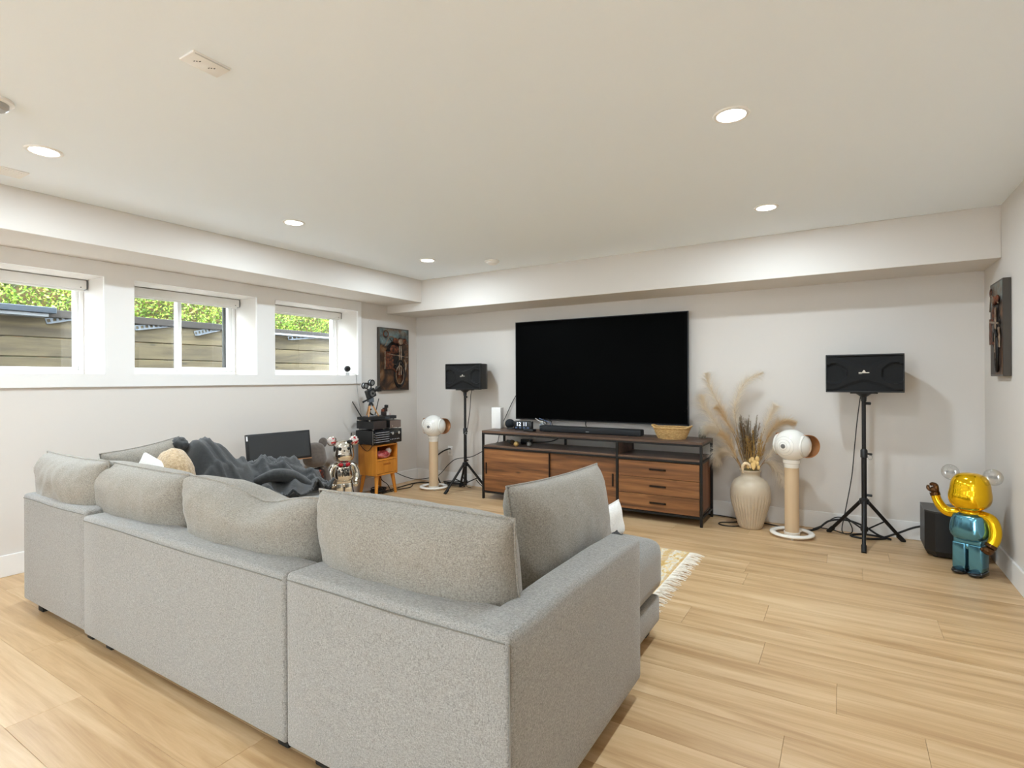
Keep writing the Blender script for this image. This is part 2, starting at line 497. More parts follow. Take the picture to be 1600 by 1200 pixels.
# ================================================================== OUTSIDE
bm = B(); box(bm, -9, 5, -9, YB - 0.15, -0.2, -0.06); tag(struct('patio', bm, M('pale concrete', (178, 180, 182), 0.9, noise=(6, (164, 166, 168), 0.3))), 'added pale concrete patio outside the added garden door behind the camera', 'patio')  # unseen paving added to bounce daylight in through the door
bm = B(); box(bm, -9.5, WX, -2, 10, 1.0, 1.16); tag(struct('ground', bm, M('gravel', (84, 82, 78), 0.95, noise=(40, (60, 57, 52), 0.2))), 'grey gravel strip outside the basement windows', 'ground')
rw = thing('retaining_wall', 'weathered wooden plank retaining wall outside the windows', 'fence', (-6.35, 3.5, 1.16))
zs = [0.0, 0.165, 0.345, 0.525, 0.715]
for q in range(4):
    for y0, y1 in ((-3.2, -0.35), (-0.35, 2.5), (2.5, 5.2)):
        bm = B(); box(bm, -0.02 - rnd.uniform(0, .006), 0.022, y0 + 0.002, y1 - 0.002, zs[q] + 0.005, zs[q + 1] - 0.004, 0.005, 1)
        obj('plank', bm, m_fence, rw, 0)
bm = B(); box(bm, -0.09, 0.05, -3.2, 5.2, 0.717, 0.79, 0.004, 1); obj('cap_rail', bm, wood('dark cap timber', (24, 19, 14), (42, 35, 27), None, axis=1, freq=10, rough=0.85, knots=False), rw, 0)
for y in (-1.8, -0.35, 1.05, 2.5, 3.9):
    bm = B(); box(bm, -0.11, -0.025, y - 0.045, y + 0.045, 0.0, 0.715); obj('post', bm, m_fence, rw, 0)

def bracket(name, label, y0, z0, y1, z1, n=7):
    """slotted steel angle lying on the wall face"""
    t = thing(name, label, 'bracket', (-6.30, y0, z0), group='slotted steel angles on the retaining wall')
    L = y1 - y0; dz = z1 - z0
    a = math.atan2(dz, L); ln = math.hypot(L, dz)
    rot = Matrix.Rotation(a, 4, 'X')
    bm = B()
    for v0, v1 in ((-0.026, -0.014), (0.014, 0.026)): box(bm, -0.028, -0.022, 0, ln, v0, v1, mat4=rot)
    for k in range(n + 1):
        c = ln * k / n
        box(bm, -0.028, -0.022, max(0, c - 0.010), min(ln, c + 0.010), -0.014, 0.014, mat4=rot)
    obj('slotted_leg', bm, m_steel, t, 0)
    bm = B()
    for x0, x1 in ((-0.022, -0.004), (0.022, 0.036)): box(bm, x0, x1, 0, ln, -0.029, -0.026, mat4=rot)
    for k in range(n + 1):
        c = ln * k / n
        box(bm, -0.004, 0.022, max(0, c - 0.010), min(ln, c + 0.010), -0.029, -0.026, mat4=rot)
    obj('flange', bm, m_steel, t, 0)
    return t
bracket('slotted_bracket', 'slotted steel angle seen through left pane of the sliding window', 2.76, 1.836, 3.08, 1.895)
bracket('slotted_bracket', 'slotted steel angle seen through right pane of the sliding window', 3.37, 1.818, 3.63, 1.896)
bracket('slotted_bracket', 'slotted steel angle outside the window nearest the motorcycle picture', 4.59, 1.843, 5.05, 1.90)
bracket('slotted_bracket', 'slotted steel angle outside the window cut by the photo edge', 2.02, 1.840, 2.24, 1.90, 5)
bm = B(); box(bm, -6.33, -6.16, -0.4, 2.05, 1.90, 1.955, 0.004, 1); tag(obj('metal_ledge', bm, M('blue grey steel', (44, 52, 60), 0.45, 0.3)), 'blue grey steel ledge along the wall top behind nearest window', 'ledge')
bm = B(); box(bm, -6.328, -6.19, -0.4, 2.0, 1.868, 1.899, 0.003, 1); tag(obj('pale_rail', bm, M('pale steel', (128, 132, 136), 0.4, 0.2)), 'pale steel rail under the blue grey ledge outside', 'rail')
bm = B(); box(bm, -6.328, -6.22, 4.1, 6.2, 1.866, 1.888, 0.003, 1); tag(obj('pale_rail', bm, MATS['pale steel']), 'pale steel rail on wall top outside the farthest window', 'rail')

hedge = thing('hedge', 'bright green leafy hedge growing above the wooden retaining wall', 'hedge', (-7.35, 3.5, 1.16))
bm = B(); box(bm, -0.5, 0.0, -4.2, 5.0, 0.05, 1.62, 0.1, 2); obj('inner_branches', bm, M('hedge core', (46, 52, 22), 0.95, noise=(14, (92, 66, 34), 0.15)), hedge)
verts, faces = [], []
rr = random.Random(11)
for _ in range(46000):
    y = rr.uniform(-3.9, 4.8); z = rr.uniform(0.62, 1.68)
    lump = 0.09 * math.sin(y * 2.6 + 0.6 * math.sin(z * 5)) + 0.12 * mn.noise(Vector((y * 3, z * 3, 0)))
    x = 0.40 + lump - abs(rr.gauss(0, 0.12))
    c = Vector((x, y, z)); s = rr.uniform(0.010, 0.024)
    d = Vector((rr.uniform(0.1, 1), rr.uniform(-1, 1), rr.uniform(-0.2, 1))).normalized()
    e = d.cross(Vector((rr.uniform(-1, 1), rr.uniform(-1, 1), rr.uniform(-1, 1)))).normalized()
    k = len(verts)
    verts += [c - d * s, c + e * s * 0.5, c + d * s, c - e * s * 0.5]
    faces.append((k, k + 1, k + 2, k + 3))
me = bpy.data.meshes.new('leaves'); me.from_pydata([tuple(v) for v in verts], [], faces); me.update()
ml, nn, pb = nt('hedge leaf')
geo = nn.nodes.new('ShaderNodeNewGeometry'); rp = nn.nodes.new('ShaderNodeValToRGB')
rp.color_ramp.elements[0].color = (*lin((60, 84, 22)), 1); rp.color_ramp.elements[1].color = (*lin((178, 190, 80)), 1)
q = rp.color_ramp.elements.new(0.5); q.color = (*lin((112, 144, 44)), 1)
nn.links.new(geo.outputs['Random Per Island'], rp.inputs[0]); nn.links.new(rp.outputs[0], pb.inputs['Base Color'])
pb.inputs['Roughness'].default_value = 0.6
me.materials.append(ml)
lo = bpy.data.objects.new('leaves', me); COL.objects.link(lo); lo.parent = hedge; lo['kind'] = 'stuff'

# ================================================================== CEILING FITTINGS
m_lens = M('lit lens', (255, 252, 245), 0.4, emit=((1.0, 0.95, 0.88), 9.0))
def downlight(x, y, label):
    t = thing('downlight', label, 'ceiling light', (x, y, ZC), group='recessed ceiling downlights')
    part('trim_ring', m_white, t, lathe, [(0.058, -0.001), (0.060, -0.006), (0.072, -0.006), (0.076, -0.003), (0.077, 0.0)], 36)
    part('lens', m_lens, t, lathe, [(0.0, -0.0035), (0.057, -0.0035), (0.058, -0.001), (0.0, -0.001)], 36)
    ld = bpy.data.lights.new('lamp', 'AREA'); ld.shape = 'DISK'; ld.size = 0.11; ld.energy = LAMP_W; ld.color = LAMP_COL
    lo = bpy.data.objects.new('lamp', ld); COL.objects.link(lo); lo.parent = t; lo.location = (0, 0, -0.008)
downlight(-3.385, 1.078, 'lit round ceiling downlight nearest the window cut by photo edge')
downlight(-3.405, 2.523, 'lit round ceiling downlight middle of the row along the windows')
downlight(-3.408, 4.005, 'lit round ceiling downlight nearest the smoke detector in the corner')
downlight(-0.418, 2.508, 'largest looking lit round ceiling downlight at upper right')
downlight(-0.449, 3.994, 'lit round ceiling downlight in front of the right hand loudspeaker')
for x, y, lab in ((-3.39, -0.4, 'first added one behind the camera in the window side row'), (-0.43, -0.4, 'first added one behind the camera in the right hand row'),
                  (-3.39, -1.85, 'last added one of the window side row, near the garden door wall'), (-0.43, -1.85, 'last added one of the right hand row, near the garden door wall')):
    downlight(x, y, 'lit round ceiling downlight, ' + lab)  # unseen downlights added behind the camera for more lamp light

t = thing('smoke_detector', 'white round smoke detector on ceiling near the back bulkhead', 'smoke detector', (-2.905, 4.366, ZC))
part('base_plate', m_white, t, lathe, [(0.07, 0), (0.072, -0.010), (0.066, -0.014), (0.0, -0.014)], 32)
part('cover', m_white, t, lathe, [(0.055, -0.014), (0.055, -0.026), (0.040, -0.036), (0.0, -0.038)], 32)
t = thing('ceiling_sensor', 'white round ceiling fitting cut off at left photo edge', 'ceiling fitting', (-2.935, 0.775, ZC))
part('base_plate', m_white, t, lathe, [(0.06, 0), (0.062, -0.012), (0.055, -0.016), (0.0, -0.016)], 32)
part('cover', M('grey grille', (170, 170, 170), 0.5), t, lathe, [(0.045, -0.016), (0.044, -0.034), (0.034, -0.042), (0.0, -0.044)], 32)

t = thing('ceiling_speaker_plate', 'white rectangular ceiling plate with small dark marks', 'ceiling plate', (-1.96, 1.089, ZC), R(0))
part('plate', m_white, t, box, -0.047, 0.047, -0.068, 0.068, -0.008, 0, 0.002)
part('raised_edge', M('grey white plastic', (205, 203, 198), 0.5), t, box, 0.043, 0.047, -0.062, 0.062, -0.011, -0.008)  # edge slightly greyer than the plate
for yy in (-0.03, 0.022):
    part('slot', M('dark slot', (90, 90, 88), 0.6), t, box, -0.012, -0.004, yy - 0.008, yy - 0.005, -0.0088, -0.008)
    part('slot', MATS['dark slot'], t, box, 0.002, 0.010, yy + 0.004, yy + 0.008, -0.0088, -0.008)
    part('slot', MATS['dark slot'], t, box, -0.004, 0.002, yy - 0.003, yy + 0.001, -0.0088, -0.008)
t = thing('ceiling_vent', 'white ceiling vent beside the left bulkhead, cut by photo edge', 'vent', (-3.88, 1.0, ZC))
part('frame', m_white, t, box, -0.07, 0.07, -0.15, 0.15, -0.007, 0, 0.002)
for k in range(6): part('slat', m_white, t, box, -0.055 + k * 0.02, -0.043 + k * 0.02, -0.13, 0.13, -0.011, -0.007, 0.001, 1)

# ================================================================== SECTIONAL SOFA
SX = [-3.905, -3.112, -1.581, -0.705]
YS = 1.13
ZB = 0.645
sofa = thing('sectional_sofa', 'large grey woven U shaped sectional sofa seen from behind', 'sofa', (-2.3, 1.13, 0))
OX, OY = -2.3, 1.13
def S(bm, x0, x1, y0, y1, z0, z1, bev=0.02, seg=3):
    box(bm, x0 - OX, x1 - OX, y0 - OY, y1 - OY, z0, z1, bev, seg)
def crown(o, x0, x1, amt, wob=0.0):
    """soft upholstered swell"""
    for v in o.data.vertices:
        u = (v.co.x + OX - x0) / (x1 - x0)
        if v.co.z > 0.5: v.co.z += amt * (1 - (2 * u - 1) ** 2)
def soft_panel(bm, x0, x1, y0, y1, z0, z1, r=0.02, nx=24, nz=8):
    """upholstered slab with swelling faces, rounded edges"""
    S(bm, x0, x1, y0, y1, z0, z1, r, 3)
    bmesh.ops.subdivide_edges(bm, edges=[e for e in bm.edges if e.calc_length() > 0.12], cuts=10, use_grid_fill=True)
def swell(o, amt=0.006, seed=0, top=0.0):
    c = [v.co for v in o.data.vertices]
    lo = [min(v[i] for v in c) for i in range(3)]; hi = [max(v[i] for v in c) for i in range(3)]
    for v in o.data.vertices:
        f = [0 if hi[i] == lo[i] else (v.co[i] - lo[i]) / (hi[i] - lo[i]) * 2 - 1 for i in range(3)]
        n = mn.noise(v.co * 5 + Vector((seed, seed, 0))) * 0.004
        k = (1 - f[0] ** 2) * (1 - f[2] ** 2)
        if abs(f[1]) > 0.9: v.co.y += math.copysign(1, f[1]) * (amt * k + n * k)
        k2 = (1 - f[0] ** 4) * (1 - f[1] ** 2)
        if f[2] > 0.9: v.co.z += top * k2 + n * k2 * 0.8
for i in range(3):
    y0 = YS + (0.012 if i == 0 else 0.0)
    zb = ZB + (0.012 if i == 0 else -0.008 if i == 1 else 0.0)
    g = 0.003
    o = part('back_panel', m_sofa, sofa, soft_panel, SX[i] + g, SX[i + 1] - g, y0, y0 + 0.15, 0.07, zb, 0.016)
    swell(o, 0.004, i * 7, 0.012)
    # stitched seam along the top rear edge
    xs0, xs1 = SX[i] + 0.015 - OX, SX[i + 1] - 0.015 - OX
    part('seam', M('seam thread', (118, 114, 106), 0.9), sofa, tube, [(xs0 + (xs1 - xs0) * k / 8, y0 - OY - 0.0012 - 0.003 * (1 - (k / 4 - 1) ** 2), zb - 0.022 + 0.002 * math.sin(k)) for k in range(9)], 0.0018, 6, 3)
def side_swell(o, sgn, amt):
    for v in o.data.vertices: pass
# arms
def arm(bm, x0, x1, ya=YS + 0.002):
    S(bm, x0, x1, ya, 2.135, 0.07, ZB - 0.004, 0.022, 4)
    bmesh.ops.subdivide_edges(bm, edges=[e for e in bm.edges if e.calc_length() > 0.12], cuts=9, use_grid_fill=True)
ao = part('arm', m_sofa, sofa, arm, -0.84, SX[3])
for v in ao.data.vertices:
    u = (v.co.y + OY - YS) / 1.0
    if v.co.z > 0.5: v.co.z += 0.010 * math.sin(PI * u) + 0.004 * mn.noise(v.co * 6)
part('arm', m_sofa, sofa, arm, SX[0] + 0.004, -3.77, YS + 0.163)
for xx, zz in ((SX[3] - 0.001, 0.0),):
    part('seam', MATS['seam thread'], sofa, tube, [(SX[3] - OX - 0.002, YS - OY + 0.003, 0.09), (SX[3] - OX - 0.002, YS - OY + 0.003, 0.35), (SX[3] - OX - 0.004, YS - OY + 0.003, ZB - 0.02)], 0.0028, 6, 3)
# seat bases and seat cushions: chaise left, bench middle, chaise right
SEATS = [(-3.77, -3.115, 2.80), (-3.11, -1.585, 2.13), (-1.58, -0.84, 2.13)]
for i, (x0, x1, y1) in enumerate(SEATS):
    part('seat_base', m_sofa, sofa, S, x0, x1, YS + 0.152, y1 - 0.02, 0.07, 0.205, 0.015)
    o = part('seat_cushion', m_sofa, sofa, soft_panel, x0 + 0.004, x1 - 0.004, YS + 0.155, y1, 0.222, 0.452, 0.045)
    swell(o, 0.0, i, 0.02)
# chaise ends in front of the arms
part('seat_base', m_sofa, sofa, S, -1.58, -0.792, 2.14, 2.69, 0.07, 0.205, 0.02)
o = part('seat_cushion', m_sofa, sofa, soft_panel, -1.58, -0.782, 2.14, 2.73, 0.222, 0.475, 0.06); swell(o, 0.0, 5, 0.024)
part('seat_base', m_sofa, sofa, S, -3.90, -3.775, 2.14, 2.76, 0.07, 0.205, 0.02)
o = part('seat_cushion', m_sofa, sofa, soft_panel, -3.90, -3.772, 2.14, 2.79, 0.222, 0.452, 0.045)
for x in (-3.82, -3.2, -3.0, -1.68, -1.48, -0.80):
    for y in (1.22, 2.05): part('foot', m_rubber, sofa, box, x - 0.03 - OX, x + 0.03 - OX, y - 0.03 - OY, y + 0.03 - OY, 0, 0.072, 0.006)
for x in (-3.82, -3.2, -1.48, -0.87): part('foot', m_rubber, sofa, box, x - 0.03 - OX, x + 0.03 - OX, 2.61 - OY, 2.67 - OY, 0, 0.072, 0.006)

# ------------------------------------------------------------------ loose cushions
def cushion_surface(bm, w, h, d, seed=0, ear=0.05, wr=0.010, nu=44, nv=30, pw=3.2, sag=0.0, dent=()):
    def pos(u, v, side):
        f = max(0, 1 - abs(u) ** pw) ** 0.5 * max(0, 1 - abs(v) ** pw) ** 0.5
        x = w / 2 * u * (1 - ear * (1 - v * v) * abs(u))
        z = h / 2 * v * (1 - ear * (1 - u * u) * abs(v)) + h / 2
        # radial folds running in from the corners
        cu, cv = 1 - abs(u), 1 - abs(v)
        rad = math.hypot(cu * w, cv * h)
        an = math.atan2(cv * h, cu * w + 1e-6)
        fold = math.sin(an * 15 + seed + (u > 0) * 2 + (v > 0)) * math.exp(-rad / (0.32 * h)) * min(1, rad / 0.05)
        n = mn.noise(Vector((x * 6 + seed * 3.1, z * 7, side * 2.0 + seed))) + 0.5 * mn.noise(Vector((x * 14, z * 16, seed + side)))
        y = side * (d / 2 * f + (wr * fold + wr * 0.9 * n) * min(1, f * 1.6))
        t = (v + 1) / 2
        z -= sag * (1 - u * u) * t * t
        for (du, dv, s, a) in dent:
            g = a * math.exp(-(((u - du) / s) ** 2 + ((v - dv) / s) ** 2))
            z -= g; y *= 1 - g * 2
        return (x, y, z)
    sheets = []
    for side in (-1, 1):
        sheets.append([[bm.verts.new(pos(-1 + 2 * i / nu, -1 + 2 * j / nv, side)) for i in range(nu + 1)] for j in range(nv + 1)])
    for s in sheets:
        for j in range(nv):
            for i in range(nu): bm.faces.new((s[j][i], s[j][i + 1], s[j + 1][i + 1], s[j + 1][i]))
    bmesh.ops.remove_doubles(bm, verts=bm.verts[:], dist=0.0004)

def cushion(label, loc, w, h, d, rx=0, rz=0, ry=0, seed=0, mat=None, piping=True, name='cushion', group=None, **k):
    t = thing(name, label, 'cushion', loc, rz, group, rx, ry)
    part('cover', mat or m_cush, t, cushion_surface, w, h, d, seed=seed, ang=80, **k)
    if piping:
        e = k.get('ear', 0.05); sag = k.get('sag', 0.0)
        pts = []
        for (a, b) in (((-1, -1), (1, -1)), ((1, -1), (1, 1)), ((1, 1), (-1, 1)), ((-1, 1), (-1, -1))):
            for q in range(10):
                s = q / 10
                u = a[0] + (b[0] - a[0]) * s; v = a[1] + (b[1] - a[1]) * s
                tt = (v + 1) / 2
                z = h / 2 * v * (1 - e * (1 - u * u) * abs(v)) + h / 2 - sag * (1 - u * u) * tt * tt
                for (du, dv, sg, am) in k.get('dent', ()):
                    z -= am * math.exp(-(((u - du) / sg) ** 2 + ((v - dv) / sg) ** 2))
                pts.append((w / 2 * u * (1 - e * (1 - v * v) * abs(u)), 0, z))
        part('piping', mat or m_cush, t, tube, pts, 0.0042, 6, 1, True, ang=80)
    return t
G = 'loose back cushions of the sofa'
cushion('grey back cushion in the sofa corner beside the right arm', (-1.215, 1.385, 0.465), 0.83, 0.425, 0.27, R(10), R(0), seed=1.3, group=G, sag=-0.005, ear=0.03)
cushion('grey slumped back cushion with creased top, second from the right arm', (-2.06, 1.39, 0.465), 0.90, 0.405, 0.27, R(13), R(1), ry=R(1), seed=4.1, group=G, wr=0.016, ear=0.04, dent=((0.25, 1.0, 0.35, 0.05),))
cushion('grey back cushion third from the right arm, overlapping its neighbour', (-2.92, 1.385, 0.465), 0.92, 0.41, 0.27, R(13), R(-1), seed=7.7, group=G, wr=0.012, ear=0.02)
cushion('grey back cushion at left end, slumped over the sofa back', (-3.60, 1.30, 0.50), 0.92, 0.37, 0.26, R(3), R(-3), ry=R(-1), seed=2.2, group=G, wr=0.018, ear=0.05)
cushion('grey upright cushion leaning on the inner side of right arm', (-0.955, 1.97, 0.462), 0.80, 0.435, 0.22, R(-6), R(90), ry=R(2), seed=9.4, wr=0.011, ear=0.05)
cushion('white throw pillow partly hidden behind the upright grey cushion', (-1.0, 2.50, 0.476), 0.42, 0.17, 0.10, R(-8), R(88), ry=R(0), seed=3.3, mat=m_whitefab, wr=0.008, ear=0.08)
cushion('small black cushion under the white throw pillow on the chaise', (-0.92, 2.37, 0.478), 0.20, 0.075, 0.09, R(-4), R(95), seed=5.3, mat=m_darkfab, wr=0.006, ear=0.04)
cushion('grey cushion leaning at the far left side behind the fleece throw', (-3.70, 1.70, 0.462), 0.42, 0.44, 0.18, R(8), R(82), ry=R(-9), seed=6.6, ear=0.06)
cushion('white cushion corner poking up behind the sofa back cushions', (-3.47, 1.56, 0.47), 0.42, 0.34, 0.10, R(-12), R(52), ry=R(30), seed=8.8, mat=m_whitefab, wr=0.006, ear=0.08, piping=False)
t = thing('fleece_cushion', 'round tan teddy fleece cushion beside the charcoal throw', 'cushion', (-3.50, 1.735, 0.462))
part('cover', m_tan, t, ball, (0, 0, 0.20), (0.16, 0.11, 0.205), 36, 22, lambda q: 1 + 0.04 * mn.noise(q * 5) + 0.015 * mn.noise(q * 22), ang=80)

# ------------------------------------------------------------------ charcoal throw heaped on the left chaise
def throw_z(x, y):
    a = (y - 1.93) / (0.13 if y < 1.93 else 0.36)
    z = 0.43 * math.exp(-a * a * (1 if y < 1.93 else 1.15)) * math.exp(-((x + 3.57 + 0.10 * (y - 1.93)) / 0.19) ** 2)
    z += 0.145 * math.exp(-((y - 2.53) / 0.24) ** 4) * math.exp(-((x + 3.62) / 0.22) ** 4)
    z += 0.06 * math.exp(-((y - 2.50) / 0.10) ** 2) * math.exp(-((x + 3.34) / 0.13) ** 2)
    f = mn.noise(Vector((x * 3.0 + 9, y * 2.4, 1.7)))
    ridge = 1 - abs(math.sin((x * 13 + y * 9 + 3.4 * f)))
    ridge2 = 1 - abs(math.sin((x * 21 - y * 12 + 5.5 * mn.noise(Vector((x * 4, y * 4, 5.1))))))
    return 0.478 + z * 0.94 + 0.052 * ridge ** 1.5 + 0.030 * ridge2 ** 2 + 0.012 * f
def throw_mesh(bm):
    nx, ny = 84, 120
    x0, x1, y0, y1 = -3.94, -3.13, 1.66, 2.80
    g = {}
    for i in range(nx + 1):
        for j in range(ny + 1):
            x = x0 + (x1 - x0) * i / nx; y = y0 + (y1 - y0) * j / ny
            wob = 0.05 * mn.noise(Vector((x * 5, y * 5, 2)))
            inside = (-3.77 + 0.02 < x + wob < -3.21 + 0.03 * math.sin(y * 11)) and (1.71 + wob < y < 2.72 + wob + 0.05 * math.sin(x * 9))
            if inside and not (y < 1.83 and x > -3.36): g[i, j] = bm.verts.new((x + 3.55, y - 2.2, throw_z(x, y) - 0.46))
    for (i, j) in list(g):
        q = [(i, j), (i + 1, j), (i + 1, j + 1), (i, j + 1)]
        if all(k in g for k in q): bm.faces.new([g[k] for k in q])
t = thing('fleece_throw', 'charcoal fleece throw heaped in folds on the left chaise', 'blanket', (-3.55, 2.2, 0.46))
o = part('cloth', m_throw, t, throw_mesh, ang=180)
md = o.modifiers.new('thick', 'SOLIDIFY'); md.thickness = 0.016; md.offset = -1
part('bunched_corner', m_throw, t, ball, (-0.06, -0.375, 0.415), (0.05, 0.05, 0.045), 24, 14, lambda q: 1 + 0.3 * mn.noise(q * 2.6), ang=180)
part('folded_hem', m_throw, t, tube, [(0.10, 0.02, 0.12), (0.17, 0.14, 0.16), (0.2, 0.26, 0.13), (0.24, 0.36, 0.06), (0.26, 0.44, 0.03)], 0.03, 12, 6, radii=[0.02, 0.045, 0.05, 0.04, 0.018], ang=180)
cushion('dark charcoal cushion under the throw at the chaise end', (-3.66, 2.44, 0.468), 0.46, 0.30, 0.16, R(78), R(0), seed=12, mat=m_throw, piping=False)

# ================================================================== RUG
rug = thing('area_rug', 'cream and mustard woven area rug with white fringe', 'rug', (-2.0, 3.4, 0))
m_rug, n, b = nt('rug weave'); N = n.nodes.new; L = n.links
tc = N('ShaderNodeTexCoord'); mp = N('ShaderNodeMapping'); mp.inputs['Scale'].default_value = (9, 5, 1); L.new(tc.outputs['Object'], mp.inputs['Vector'])
t1 = N('ShaderNodeTexNoise'); t1.inputs['Scale'].default_value = 2.6; t1.inputs['Detail'].default_value = 6; t1.inputs['Distortion'].default_value = 1.4; L.new(mp.outputs[0], t1.inputs['Vector'])
r = N('ShaderNodeValToRGB'); e = r.color_ramp.elements
e[0].position = 0.36; e[0].color = (*lin((206, 168, 100)), 1); e[1].position = 0.64; e[1].color = (*lin((240, 226, 196)), 1)
q = e.new(0.48); q.color = (*lin((232, 208, 158)), 1); q = e.new(0.55); q.color = (*lin((214, 206, 196)), 1)
L.new(t1.outputs['Fac'], r.inputs[0])
wv = N('ShaderNodeTexWave'); wv.inputs['Scale'].default_value = 2.6; wv.inputs['Distortion'].default_value = 2.5; wv.inputs['Detail'].default_value = 3; L.new(tc.outputs['Object'], wv.inputs['Vector'])
mr = N('ShaderNodeMapRange'); mr.inputs['From Min'].default_value = 0.62; mr.inputs['From Max'].default_value = 0.75; mr.inputs['To Max'].default_value = 0.6; L.new(wv.outputs['Fac'], mr.inputs['Value'])
mx = N('ShaderNodeMixRGB'); mx.inputs[2].default_value = (*lin((202, 160, 92)), 1); L.new(mr.outputs[0], mx.inputs[0]); L.new(r.outputs[0], mx.inputs[1]); L.new(mx.outputs[0], b.inputs['Base Color'])
b.inputs['Roughness'].default_value = 0.95
part('woven_field', m_rug, rug, box, -1.05, 1.03, -0.635, 0.655, 0, 0.009, 0.003, 1)
m_fr = M('fringe cotton', (236, 228, 214), 0.95)
for side in (1, -1):
    bm = B(); rq = random.Random(5 + side)
    y = -0.63
    while y < 0.65:
        ln = rq.uniform(0.07, 0.115); sk = rq.uniform(-0.03, 0.03)
        x0 = 1.026 if side > 0 else -1.046
        tube(bm, [(x0, y, 0.006), (x0 + side * ln * 0.5, y + sk * 0.4, 0.008 + rq.uniform(0, 0.006)), (x0 + side * ln, y + sk, 0.003)], 0.0032, 5, 2, r_end=0.0016)
        y += 0.0065
    o = obj('fringe', bm, m_fr, rug, 60); o['kind'] = 'stuff'

# ================================================================== TELEVISION
tv = thing('television', 'very large black flat television mounted on the back wall', 'television', (-2.213, YT, 0.832))
part('body', m_black, tv, box, -0.93, 0.93, -0.055, -0.03, 0.02, 1.06, 0.006)
part('wall_mount', m_blackmet, tv, box, -0.4, 0.4, -0.03, 0.0, 0.30, 0.75, 0.003)
part('screen', m_screen, tv, box, -0.948, 0.948, -0.079, -0.055, 0.008, 1.082, 0.001, 1)
def bezel(bm, w, z0, z1, t, y0, y1):
    box(bm, -w, w, y0, y1, z0, z0 + t * 1.6); box(bm, -w, w, y0, y1, z1 - t, z1); box(bm, -w, -w + t, y0, y1, z0, z1); box(bm, w - t, w, y0, y1, z0, z1)
part('bezel', M('dark bezel', (30, 30, 31), 0.3, 0.5), tv, bezel, 0.952, 0.0, 1.086, 0.008, -0.081, -0.05)
cable('twisted black cable hanging below the television centre', [(-2.33, 5.27, 0.84), (-2.325, 5.25, 0.80), (-2.30, 5.22, 0.77), (-2.29, 5.19, 0.735)], 0.005)

# ================================================================== TV CONSOLE
CX0, CX1, CY0, CY1 = -3.335, -1.046, 4.795, 5.24
con = thing('media_console', 'long walnut media console with black steel frame under the television', 'console', ((CX0 + CX1) / 2, CY0, 0))
ox = (CX0 + CX1) / 2
def C(bm, x0, x1, y0, y1, z0, z1, bev=0.0015): box(bm, x0 - ox, x1 - ox, y0 - CY0, y1 - CY0, z0, z1, bev, 1)
part('top', m_walnut_dark, con, C, CX0, CX1, CY0, CY1, 0.708, 0.730)
part('shelf', m_walnut_dark, con, C, CX0 + 0.022, CX1 - 0.022, CY0 + 0.004, CY1 - 0.002, 0.558, 0.576)
part('bottom', m_walnut_dark, con, C, CX0 + 0.022, CX1 - 0.022, CY0 + 0.01, CY1 - 0.002, 0.086, 0.104)
part('back_panel', m_walnut_dark, con, C, CX0 + 0.022, CX1 - 0.022, CY1 - 0.014, CY1 - 0.004, 0.104, 0.558)
for x in (CX0, -1.823, CX1 - 0.022):
    for y in (CY0, CY1 - 0.022):
        part('post', m_blackmet, con, C, x, x + 0.022, y, y + 0.022, 0 if x != -1.823 else 0.07, 0.708)
part('post', m_blackmet, con, C, -2.56, -2.538, CY1 - 0.022, CY1, 0.576, 0.708)
for z in (0.066, 0.540, 0.690):
    part('rail', m_blackmet, con, C, CX0 + 0.022, CX1 - 0.022, CY0 + 0.001, CY0 + 0.020, z, z + 0.018)
for x in (CX0 + 0.001, CX1 - 0.021):
    for z in (0.066, 0.540, 0.690): part('rail', m_blackmet, con, C, x, x + 0.019, CY0 + 0.022, CY1 - 0.022, z, z + 0.018)
part('divider', m_walnut_dark, con, C, -1.822, -1.802, CY0 + 0.022, CY1 - 0.03, 0.576, 0.708)
for x in (CX0 + 0.022, CX1 - 0.036): part('side_panel', m_walnut_z, con, C, x, x + 0.014, CY0 + 0.022, CY1 - 0.022, 0.104, 0.540)
d1 = part('sliding_door', m_walnut, con, C, CX0 + 0.026, -2.527, CY0 + 0.006, CY0 + 0.022, 0.088, 0.536)
d2 = part('sliding_door', m_walnut, con, C, -2.545, -1.827, CY0 + 0.026, CY0 + 0.042, 0.088, 0.536)
m_hand = M('bronze pull', (44, 34, 28), 0.4, 0.6)
for dd, x, yy in ((d1, CX0 + 0.052, 0.006), (d2, -1.862, 0.026)):
    bm = B(); box(bm, x - 0.009 - ox, x + 0.009 - ox, yy - 0.004, yy + 0.001, 0.27, 0.39, 0.002, 1); box(bm, x - 0.005 - ox, x + 0.005 - ox, yy - 0.006, yy - 0.003, 0.28, 0.38)
    obj('pull', bm, m_hand, dd, 0)
part('door_stile', m_blackmet, con, C, -2.530, -2.522, CY0 + 0.004, CY0 + 0.024, 0.088, 0.536)
for k in range(3):
    z0 = 0.090 + k * 0.149
    dr = part('drawer', m_walnut, con, C, -1.797, CX1 - 0.024, CY0 + 0.006, CY0 + 0.022, z0 + 0.001, z0 + 0.146)
    bm = B(); xm = (-1.797 + CX1 - 0.024) / 2 - ox
    prism(bm, [(xm - 0.075, 0.005, z0 + 0.083), (xm - 0.062, -0.010, z0 + 0.086), (xm + 0.062, -0.010, z0 + 0.086), (xm + 0.075, 0.005, z0 + 0.083)], (0, 0, -1), 0.016)
    obj('pull', bm, m_hand, dr, 0)

